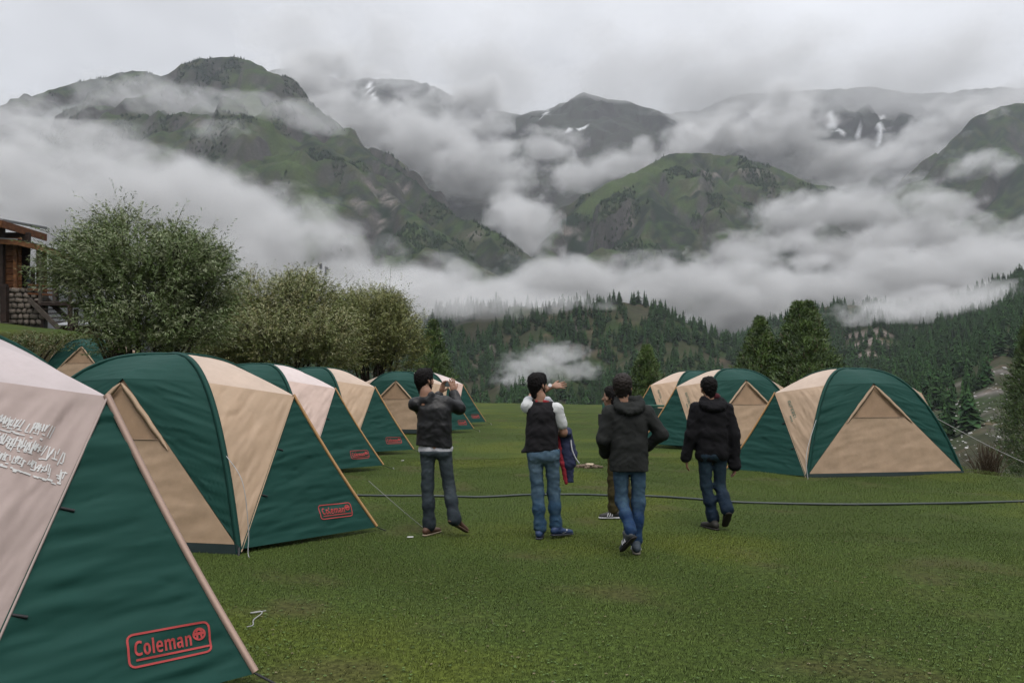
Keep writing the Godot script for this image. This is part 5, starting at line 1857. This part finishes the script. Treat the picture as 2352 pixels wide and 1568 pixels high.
func torso(cx: float, z: float, y0: float, y1: float, w0: float, w1: float, r: float, sh: Array) -> Array:
	# trunk of a garment from hem to shoulders
	var b := []
	for s in [-1.0, 1.0]:
		b.append([Vector3(cx + s * (w0 - r), y0, z), Vector3(cx + s * (w0 * 0.93 - r), lerpf(y0, y1, 0.45), z), r, r * 0.98, Vector3(0, 0, 1), 1.12])
		b.append([Vector3(cx + s * (w0 * 0.93 - r), lerpf(y0, y1, 0.45), z), Vector3(cx + s * (w1 - r), y1 - 0.10, z), r * 0.98, r * 1.02, Vector3(0, 0, 1), 1.08])
	b.append([Vector3(cx, y0, z), Vector3(cx, y1 - 0.09, z + 0.012), r * 0.98, r * 1.02])
	b.append([sh[0], sh[1], 0.070, 0.070])
	b.append([sh[0].lerp(sh[1], 0.3) + Vector3(0, 0.035, 0), sh[0].lerp(sh[1], 0.7) + Vector3(0, 0.035, 0), 0.062, 0.062])
	return b

func sleeve(a: Vector3, e: Vector3, w: Vector3, r0 := 0.072, r1 := 0.058, r2 := 0.046) -> Array:
	return [[a, e, r0, r1], [e, w, r1, r2], [w - (w - e).normalized() * 0.03, w, r2 + 0.004, r2 + 0.005]]

func limb(a: Vector3, e: Vector3, w: Vector3) -> Array:
	return [[a, e, 0.048, 0.040], [e, e.lerp(w, 0.3), 0.041, 0.042], [e.lerp(w, 0.3), w, 0.042, 0.026]]

func denim(base: Color, pale: Color, hips_y: float, sd: int) -> Callable:
	var n := noise(sd, 7.0, 4)
	return func(p: Vector3, nn: Vector3) -> Color:
		var f := smoothstep(0.30, 0.0, absf(p.y - hips_y + 0.16)) * 0.65 + smoothstep(0.18, 0.0, absf(p.y - 0.50)) * 0.35
		f *= smoothstep(-0.1, 0.9, absf(nn.z))
		f += n.get_noise_3d(p.x * 1.2, p.y * 2.6, p.z) * 0.35
		return base.lerp(pale, clampf(f, 0.0, 1.0)) * (1.0 + 0.25 * n.get_noise_3dv(p * 6.0))

func vmat(rough := 0.85) -> StandardMaterial3D:
	var m := mat(Color.WHITE, rough, 0.3)
	m.vertex_color_use_as_albedo = true
	return m

func body_under(t: Node3D, m: Material, hips: Array, knees: Array, ankles: Array, sh: Array, neck: Vector3, arms: Array, hands: Array) -> void:
	# one continuous body inside the clothes; skin shows at neck, arms and hands
	var b := []
	b.append([hips[0], hips[1], 0.09, 0.09])
	b.append([(hips[0] + hips[1]) * 0.5, (sh[0] + sh[1]) * 0.5 - Vector3(0, 0.08, 0), 0.085, 0.095])
	b.append([sh[0].lerp(sh[1], 0.08), sh[0].lerp(sh[1], 0.92), 0.045, 0.045])
	b.append([(sh[0] + sh[1]) * 0.5, neck, 0.06, 0.052])
	for s in 2:
		b.append([hips[s], knees[s], 0.068, 0.046])
		b.append([knees[s], ankles[s], 0.046, 0.034])
		b.append_array(limb(sh[s], arms[s][0], arms[s][1]))
	var o := obj("body", flesh(b, 0.0125, 0.03), m, t)
	for s in 2:
		if hands[s].size(): obj("hand", flesh(hands[s], 0.0042, 0.006), m, t)

func build_people() -> void:
	M.skin = mat(lin(0.205, 0.112, 0.074), 0.55, 0.4)
	M.skin.subsurf_scatter_enabled = true
	M.skin.subsurf_scatter_strength = 0.15
	M.eye = mat(lin(0.03, 0.02, 0.016), 0.15)
	M.lips = mat(lin(0.11, 0.045, 0.035), 0.5)
	M.hair = mat(lin(0.0045, 0.0037, 0.0037), 0.75, 0.22)
	M.hair_brown = mat(lin(0.011, 0.0078, 0.0065), 0.65, 0.3)
	var white := mat(lin(0.38, 0.38, 0.40), 0.85, 0.2)
	var tread := mat(lin(0.018, 0.015, 0.013), 0.8)
	# ---- the man with the phone
	var o := meet(1003, 1229)
	var t := thing("person", "person in a black leather jacket and dark jeans holding up a phone", "person", o)
	var hips := [Vector3(-0.108, 0.97, 0.0), Vector3(0.072, 0.97, 0.0)]
	var knees := [Vector3(-0.105, 0.53, -0.01), Vector3(0.13, 0.54, -0.05)]
	var ankles := [Vector3(-0.085, 0.10, 0.0), Vector3(0.205, 0.18, 0.10)]
	var sh := [Vector3(-0.250, 1.455, 0.02), Vector3(0.090, 1.465, -0.01)]
	var arms := [[Vector3(-0.20, 1.36, -0.24), Vector3(0.005, 1.575, -0.30)], [Vector3(0.235, 1.40, -0.12), Vector3(0.165, 1.59, -0.27)]]
	trousers(t, vmat(), hips, knees, ankles, [0.086, 0.066, 0.062, 0.062], 11, denim(Color(0.016, 0.022, 0.027), Color(0.052, 0.066, 0.074), 0.97, 12), 0.935)
	var leather := mat(lin(0.0058, 0.0060, 0.0066), 0.5, 0.36)
	var jk := torso(-0.035, 0.0, 0.955, 1.47, 0.205, 0.190, 0.110, sh)
	jk.append_array(sleeve(sh[0], arms[0][0], arms[0][1] - Vector3(0.02, 0.03, 0)))
	jk.append_array(sleeve(sh[1], arms[1][0], arms[1][1] - Vector3(0, 0.03, 0.0), 0.078, 0.066, 0.050))
	jk.append([Vector3(-0.12, 1.50, 0.03), Vector3(-0.10, 1.545, 0.02), 0.074, 0.068])
	obj("jacket", flesh(jk, 0.0125, 0.035, 0.011, 9.0, 14, [[Vector3(0, 0.975, 0), Vector3(-0.10, -1, 0).normalized()], [Vector3(0, 1.60, 0), Vector3(0, 1, 0.1).normalized()]]), leather, t)
	obj("shirt_hem", flesh([[Vector3(-0.100, 0.95, 0), Vector3(-0.105, 1.03, 0), 0.113, 0.10, Vector3(0, 0, 1), 0.98], [Vector3(0.060, 0.95, 0), Vector3(0.040, 1.03, 0), 0.113, 0.10, Vector3(0, 0, 1), 0.98]], 0.0125, 0.04, 0.02, 12.0, 15, [[Vector3(0, 0.915, 0), Vector3.DOWN]]), white, t)
	var h0 := hand(arms[0][1], Vector3(0.30, 0.95, -0.1), Vector3(0.8, -0.1, 0.5), -1.0, 0.45, 0.7)
	var h1 := hand(arms[1][1], Vector3(-0.22, 0.95, -0.05), Vector3(-0.5, 0.0, -0.8), 1.0, 0.30, 0.8)
	body_under(t, M.skin, hips, knees, ankles, sh, Vector3(-0.14, 1.57, 0.0), arms, [h0, h1])
	head_parts(t, Vector3(-0.155, 1.715, -0.01), -0.72, 0.06, 0.0, M.skin, M.hair, {"beard": -0.003, "vol": 0.004, "quiff": 1.0}, [Vector3(-0.13, 1.58, 0.02)])
	shoe(t, Vector3(-0.12, 0.0, 0.055), Vector3(0.02, 0.0, -0.20), Vector3.UP, mat(lin(0.06, 0.028, 0.016), 0.6), mat(lin(0.20, 0.16, 0.11), 0.7))
	shoe(t, Vector3(0.165, 0.155, 0.135), Vector3(0.34, 0.012, -0.03), Vector3(0.35, 0.75, -0.45), mat(lin(0.05, 0.024, 0.015), 0.6), mat(lin(0.085, 0.055, 0.038), 0.75))
	var ph := thing("phone", "silver phone held up in both hands by the man in the leather jacket", "phone", o + Vector3(0.088, 1.685, -0.31))
	ph.rotation_degrees = Vector3(0, -28, -4)
	obj("case", block(Vector3(0.13, 0.070, 0.009), 0.004), mat(lin(0.25, 0.25, 0.26), 0.35), ph)
	obj("screen", block(Vector3(0.108, 0.060, 0.002), 0.0005), mat(lin(0.10, 0.13, 0.13), 0.15), ph, Vector3(0, 0, 0.006))
	# ---- the man who points
	o = meet(1247, 1236)
	t = thing("person", "person in a black vest and pale polo shirt pointing with his left arm", "person", o)
	hips = [Vector3(-0.085, 0.93, 0.0), Vector3(0.095, 0.93, 0.0)]
	knees = [Vector3(-0.055, 0.49, -0.02), Vector3(0.125, 0.50, -0.06)]
	ankles = [Vector3(-0.03, 0.105, 0.02), Vector3(0.145, 0.13, -0.03)]
	sh = [Vector3(-0.175, 1.43, 0.0), Vector3(0.165, 1.40, 0.02)]
	arms = [[Vector3(-0.10, 1.545, -0.27), Vector3(0.125, 1.655, -0.34)], [Vector3(0.235, 1.14, -0.02), Vector3(0.16, 1.10, -0.26)]]
	trousers(t, vmat(), hips, knees, ankles, [0.086, 0.066, 0.060, 0.056], 21, denim(Color(0.017, 0.042, 0.075), Color(0.10, 0.15, 0.185), 0.95, 22), 0.965)
	var vest := torso(-0.01, 0.0, 0.93, 1.45, 0.185, 0.165, 0.110, [sh[0] + Vector3(0.04, 0.0, 0), sh[1] - Vector3(0.04, 0.0, 0)])
	vest.append([Vector3(-0.15, 0.98, 0.0), Vector3(-0.19, 0.93, 0.01), 0.05, 0.045])
	vest.append([Vector3(-0.03, 1.47, 0.0), Vector3(0.03, 1.50, -0.03), 0.076, 0.07])
	obj("vest", flesh(vest, 0.0125, 0.03, 0.018, 9.0, 24, [[Vector3(0, 0.945, 0), Vector3(0.10, -1, 0).normalized()], [Vector3(0, 1.515, 0), Vector3(0, 1, 0.35).normalized()]]), mat(lin(0.0085, 0.0080, 0.0095), 0.85, 0.3), t)
	var polo := []
	polo.append([sh[0] + Vector3(0.02, 0.0, 0), sh[0].lerp(arms[0][0], 0.42), 0.077, 0.068])
	polo.append([sh[1] - Vector3(0.02, 0.0, 0), sh[1].lerp(arms[1][0], 0.62), 0.075, 0.066])
	polo.append([sh[0], sh[1], 0.066, 0.066])
	obj("polo_shirt", flesh(polo, 0.0115, 0.02, 0.008, 13.0, 25), mat(lin(0.40, 0.41, 0.41), 0.85, 0.2), t)
	obj("collar", flesh([[Vector3(-0.055, 1.505, 0.045), Vector3(0.055, 1.505, 0.040), 0.034, 0.034, Vector3(0, 0.5, 1).normalized(), 0.5], [Vector3(0.055, 1.505, 0.04), Vector3(0.095, 1.47, -0.02), 0.034, 0.03]], 0.0085, 0.02), mat(lin(0.30, 0.30, 0.33), 0.8), t)
	obj("collar_stripe", flesh([[Vector3(-0.065, 1.485, 0.066), Vector3(0.055, 1.485, 0.062), 0.019, 0.019, Vector3(0, 0, 1), 0.6]], 0.0075, 0.01), mat(lin(0.22, 0.015, 0.02), 0.8), t)
	h0 = hand(arms[0][1], Vector3(0.97, 0.10, -0.1), Vector3(0.05, -0.55, -0.8), -1.0, 0.05, 1.2, 1.0)
	h1 = hand(arms[1][1], Vector3(-0.3, -0.3, -0.9), Vector3(-0.6, 0, 0.3), 1.0, 0.5, 0.4)
	body_under(t, M.skin, hips, knees, ankles, sh, Vector3(-0.03, 1.55, 0.0), arms, [h0, h1])
	head_parts(t, Vector3(-0.055, 1.66, 0.0), -0.80, 0.02, 0.03, M.skin, M.hair, {"beard": -0.004, "vol": 0.006, "quiff": 1.0}, [Vector3(-0.03, 1.53, 0.01)])
	var blue := mat(lin(0.012, 0.028, 0.075), 0.6)
	shoe(t, Vector3(-0.045, 0.0, 0.075), Vector3(-0.01, 0.0, -0.20), Vector3.UP, blue, mat(lin(0.02, 0.022, 0.03), 0.7))
	shoe(t, Vector3(0.115, 0.028, 0.025), Vector3(0.34, 0.015, -0.14), Vector3.UP, blue, mat(lin(0.02, 0.022, 0.03), 0.7), null)
	var mk := obj("shoe_mark", tube([Vector3(0.21, 0.055, -0.008), Vector3(0.25, 0.060, -0.035), Vector3(0.27, 0.085, -0.055)], 0.009, 6), white, t)
	var wt := thing("wristwatch", "silver wristwatch on the pointing arm of the man in the vest", "watch", o + arms[0][1] - Vector3(0.028, 0.0, 0.0))
	var band := TorusMesh.new()
	band.inner_radius = 0.028
	band.outer_radius = 0.036
	band.rings = 20
	band.ring_segments = 8
	obj("band", band, M.steel, wt).rotation_degrees = Vector3(0, 0, 84)
	var dial := CylinderMesh.new()
	dial.top_radius = 0.021
	dial.bottom_radius = 0.022
	dial.height = 0.010
	dial.radial_segments = 20
	obj("dial", dial, mat(lin(0.45, 0.45, 0.46), 0.3), wt, Vector3(0.0, 0.012, 0.034)).rotation_degrees.x = 72
	var gc := thing("carried_jacket", "navy jacket with red lining and white zip hanging from the pointing man's right arm", "jacket", o + Vector3(0.24, 1.08, -0.08))
	var n1 := flesh([[Vector3(-0.01, 0.06, 0.0), Vector3(0.055, -0.28, 0.0), 0.052, 0.075, Vector3(0, 0, 1), 0.6], [Vector3(0.04, 0.04, -0.03), Vector3(0.10, -0.20, -0.03), 0.05, 0.055, Vector3(0, 0, 1), 0.6], [Vector3(0.05, -0.25, 0.0), Vector3(0.07, -0.47, 0.0), 0.055, 0.04, Vector3(0, 0, 1), 0.6], [Vector3(-0.05, 0.03, -0.1), Vector3(0.03, 0.06, 0.02), 0.06, 0.06]], 0.0105, 0.02, 0.028, 13.0, 27, [[Vector3(0, -0.49, 0), Vector3.DOWN]])
	obj("cloth", n1, mat(lin(0.012, 0.017, 0.045), 0.8), gc)
	obj("lining", flesh([[Vector3(-0.065, 0.02, 0.0), Vector3(-0.02, -0.28, 0.02), 0.022, 0.028, Vector3(0, 0, 1), 0.7], [Vector3(-0.02, -0.28, 0.02), Vector3(0.02, -0.50, 0.02), 0.028, 0.018, Vector3(0, 0, 1), 0.7]], 0.0095, 0.015, 0.02, 16.0, 28), mat(lin(0.17, 0.008, 0.016), 0.8), gc)
	obj("zip", tube(smooth_path([Vector3(0.075, -0.02, 0.035), Vector3(0.085, -0.12, 0.045), Vector3(0.125, -0.22, 0.03), Vector3(0.165, -0.275, 0.01)], 4), 0.008, 6), white, gc)
	# ---- the man in the long grey sweater
	o = meet(1447, 1270)
	t = thing("person", "person in a long dark grey hooded sweater and blue jeans, walking away", "person", o)
	hips = [Vector3(-0.085, 0.90, 0.0), Vector3(0.085, 0.90, 0.0)]
	knees = [Vector3(-0.07, 0.50, -0.03), Vector3(0.095, 0.49, -0.02)]
	ankles = [Vector3(-0.015, 0.235, 0.20), Vector3(0.060, 0.105, 0.0)]
	sh = [Vector3(-0.19, 1.375, 0.0), Vector3(0.175, 1.375, 0.0)]
	arms = [[Vector3(-0.265, 1.11, 0.02), Vector3(-0.215, 0.97, -0.16)], [Vector3(0.325, 1.165, 0.03), Vector3(0.20, 1.04, -0.12)]]
	trousers(t, vmat(), hips, knees, ankles, [0.082, 0.062, 0.053, 0.047], 31, denim(Color(0.008, 0.024, 0.062), Color(0.055, 0.095, 0.125), 0.86, 32), 0.815)
	var knit := mat(lin(0.0155, 0.0165, 0.0160), 0.9, 0.25)
	var sw := torso(0.0, 0.0, 0.80, 1.39, 0.195, 0.190, 0.110, sh)
	sw.append_array(sleeve(sh[0], arms[0][0], arms[0][1], 0.076, 0.060, 0.052))
	sw.append_array(sleeve(sh[1], arms[1][0], arms[1][1], 0.076, 0.060, 0.052))
	obj("sweater", flesh(sw, 0.0125, 0.035, 0.016, 8.0, 34, [[Vector3(0, 0.80, 0), Vector3.DOWN]]), knit, t)
	var hood := []
	for k in 9:
		var a := PI * k / 8.0
		hood.append([Vector3(-0.125 * cos(a), 1.475 - 0.085 * sin(a), 0.045 + 0.085 * sin(a)), Vector3(-0.125 * cos(a + 0.39), 1.475 - 0.085 * sin(a + 0.39), 0.045 + 0.085 * sin(a + 0.39)), 0.032, 0.032])
	hood.append([Vector3(-0.075, 1.425, 0.075), Vector3(0.075, 1.425, 0.075), 0.055, 0.055])
	hood.append([Vector3(-0.10, 1.505, 0.02), Vector3(0.09, 1.505, 0.02), 0.042, 0.042])
	hood.append([Vector3(-0.10, 1.47, 0.0), Vector3(-0.05, 1.46, -0.09), 0.04, 0.035])
	hood.append([Vector3(0.10, 1.47, 0.0), Vector3(0.05, 1.46, -0.09), 0.04, 0.035])
	obj("hood", flesh(hood, 0.0105, 0.025, 0.014, 14.0, 35), knit, t)
	body_under(t, M.skin, hips, knees, ankles, sh, Vector3(-0.06, 1.50, 0.0), arms, [[], []])
	head_parts(t, Vector3(-0.055, 1.625, -0.005), -0.30, 0.05, 0.0, M.skin, M.hair_brown, {"beard": 0.012, "vol": 0.012}, [Vector3(-0.055, 1.48, 0.01)])
	var grey := mat(lin(0.045, 0.05, 0.055), 0.7)
	shoe(t, Vector3(0.005, 0.175, 0.245), Vector3(-0.085, 0.012, 0.055), Vector3(-0.45, 0.55, -0.6), grey, tread, white)
	shoe(t, Vector3(0.055, 0.0, 0.08), Vector3(0.085, 0.0, -0.20), Vector3.UP, mat(lin(0.02, 0.03, 0.04), 0.7), mat(lin(0.08, 0.075, 0.06), 0.8), white)
	# ---- the man in the black hoodie
	o = meet(1640, 1215)
	t = thing("person", "person in a black hoodie and dark jeans walking away with both arms hanging", "person", o)
	hips = [Vector3(-0.095, 0.90, 0.0), Vector3(0.085, 0.90, 0.0)]
	knees = [Vector3(-0.075, 0.50, -0.03), Vector3(0.09, 0.49, -0.05)]
	ankles = [Vector3(-0.005, 0.115, 0.0), Vector3(0.125, 0.235, 0.13)]
	sh = [Vector3(-0.185, 1.385, 0.0), Vector3(0.175, 1.385, 0.0)]
	arms = [[Vector3(-0.245, 1.09, 0.01), Vector3(-0.300, 0.855, -0.05)], [Vector3(0.250, 1.09, 0.02), Vector3(0.255, 0.785, 0.0)]]
	trousers(t, vmat(), hips, knees, ankles, [0.084, 0.066, 0.061, 0.060], 41, denim(Color(0.007, 0.014, 0.026), Color(0.018, 0.034, 0.045), 0.90, 42), 0.87)
	var black := mat(lin(0.0062, 0.0060, 0.0072), 0.9, 0.25)
	var hd := torso(-0.005, 0.0, 0.865, 1.40, 0.195, 0.190, 0.112, sh)
	hd.append_array(sleeve(sh[0], arms[0][0], arms[0][1] + Vector3(-0.005, -0.04, 0), 0.078, 0.070, 0.052))
	hd.append_array(sleeve(sh[1], arms[1][0], arms[1][1] + Vector3(0, -0.05, 0), 0.078, 0.072, 0.060))
	obj("hoodie", flesh(hd, 0.0125, 0.035, 0.026, 7.0, 44, [[Vector3(0, 0.855, 0), Vector3.DOWN]].slice(0, 0)), black, t)
	hood = []
	for k in 9:
		var a := PI * k / 8.0
		hood.append([Vector3(-0.125 * cos(a), 1.455 - 0.065 * sin(a), 0.045 + 0.08 * sin(a)), Vector3(-0.125 * cos(a + 0.39), 1.455 - 0.065 * sin(a + 0.39), 0.045 + 0.08 * sin(a + 0.39)), 0.036, 0.036])
	hood.append([Vector3(-0.075, 1.425, 0.075), Vector3(0.075, 1.425, 0.075), 0.058, 0.058])
	hood.append([Vector3(-0.085, 1.49, 0.025), Vector3(0.085, 1.475, 0.025), 0.05, 0.05])
	hood.append([Vector3(-0.10, 1.48, 0.0), Vector3(-0.05, 1.47, -0.09), 0.045, 0.035])
	hood.append([Vector3(0.10, 1.47, 0.0), Vector3(0.05, 1.46, -0.09), 0.045, 0.035])
	obj("hood", flesh(hood, 0.0105, 0.025, 0.014, 14.0, 45), black, t)
	h0 = hand(arms[0][1] + Vector3(0, -0.03, 0), Vector3(0.10, -1, -0.1), Vector3(1, 0, 0.1), 1.0, 0.35, 0.3)
	h1 = hand(arms[1][1] + Vector3(0, -0.03, 0), Vector3(-0.05, -1, -0.05), Vector3(-1, 0, 0.1), -1.0, 0.5, 0.2)
	body_under(t, M.skin, hips, knees, ankles, sh, Vector3(-0.03, 1.51, 0.0), arms, [h0, h1])
	head_parts(t, Vector3(-0.03, 1.625, -0.01), 0.12, -0.04, 0.0, M.skin, M.hair, {"vol": 0.006}, [Vector3(-0.03, 1.49, 0.01)])
	obj("scarf", flesh([[Vector3(-0.05, 1.535, 0.03), Vector3(0.05, 1.535, 0.03), 0.036, 0.036], [Vector3(0.05, 1.535, 0.03), Vector3(0.085, 1.525, -0.04), 0.034, 0.034]], 0.009, 0.02), mat(lin(0.045, 0.006, 0.010), 0.9), t)
	var boot := mat(lin(0.022, 0.020, 0.017), 0.75)
	shoe(t, Vector3(0.01, 0.0, 0.07), Vector3(-0.10, 0.0, -0.19), Vector3.UP, boot, tread, null, 0.03)
	shoe(t, Vector3(0.13, 0.185, 0.185), Vector3(0.125, 0.014, 0.0), Vector3(0.05, 0.7, -0.7), boot, tread, null, 0.03)
	# ---- the one half hidden
	o = meet(1412, 1188)
	t = thing("person", "person with dark hair and olive trousers half hidden behind the man in the long sweater", "person", o)
	hips = [Vector3(-0.02, 0.86, 0.08), Vector3(0.03, 0.86, -0.08)]
	knees = [Vector3(-0.03, 0.47, 0.08), Vector3(0.13, 0.47, -0.07)]
	ankles = [Vector3(-0.03, 0.09, 0.08), Vector3(0.22, 0.09, -0.06)]
	sh = [Vector3(-0.02, 1.30, 0.16), Vector3(0.02, 1.30, -0.16)]
	arms = [[Vector3(-0.04, 1.04, 0.22), Vector3(-0.09, 0.90, 0.13)], [Vector3(-0.02, 1.04, -0.2), Vector3(-0.09, 0.90, -0.13)]]
	trousers(t, mat(lin(0.036, 0.030, 0.014), 0.9, 0.2), hips, knees, ankles, [0.078, 0.062, 0.054, 0.050], 51, null, 0.87)
	var cj := []
	for s in [-1.0, 1.0]: cj.append([Vector3(0.0, 0.84, s * 0.08), Vector3(0.0, 1.22, s * 0.085), 0.115, 0.115])
	cj.append([sh[0], sh[1], 0.065, 0.065])
	cj.append_array(sleeve(sh[0], arms[0][0], arms[0][1], 0.07, 0.060, 0.05))
	cj.append_array(sleeve(sh[1], arms[1][0], arms[1][1], 0.07, 0.060, 0.05))
	obj("jacket", flesh(cj, 0.0125, 0.035, 0.022, 10.0, 54, [[Vector3(0, 0.83, 0), Vector3.DOWN]]), mat(lin(0.022, 0.024, 0.029), 0.7), t)
	h0 = hand(arms[0][1], Vector3(0.3, -0.9, -0.3), Vector3(0, 0, -1), 1.0, 0.4, 0.3)
	h1 = hand(arms[1][1], Vector3(0.3, -0.9, 0.3), Vector3(0, 0, 1), -1.0, 0.4, 0.3)
	body_under(t, M.skin, hips, knees, ankles, sh, Vector3(-0.01, 1.40, 0.0), arms, [h0, h1])
	head_parts(t, Vector3(-0.015, 1.505, 0.0), 1.35, 0.0, 0.0, M.skin, M.hair, {"vol": 0.006, "long": 1}, [Vector3(-0.0, 1.38, 0.0)])
	shoe(t, Vector3(0.03, 0.0, 0.08), Vector3(-0.215, 0.0, 0.10), Vector3.UP, mat(lin(0.02, 0.019, 0.019), 0.7), white, white)
	shoe(t, Vector3(0.27, 0.0, -0.06), Vector3(0.04, 0.0, -0.08), Vector3.UP, mat(lin(0.02, 0.019, 0.019), 0.7), white, white)
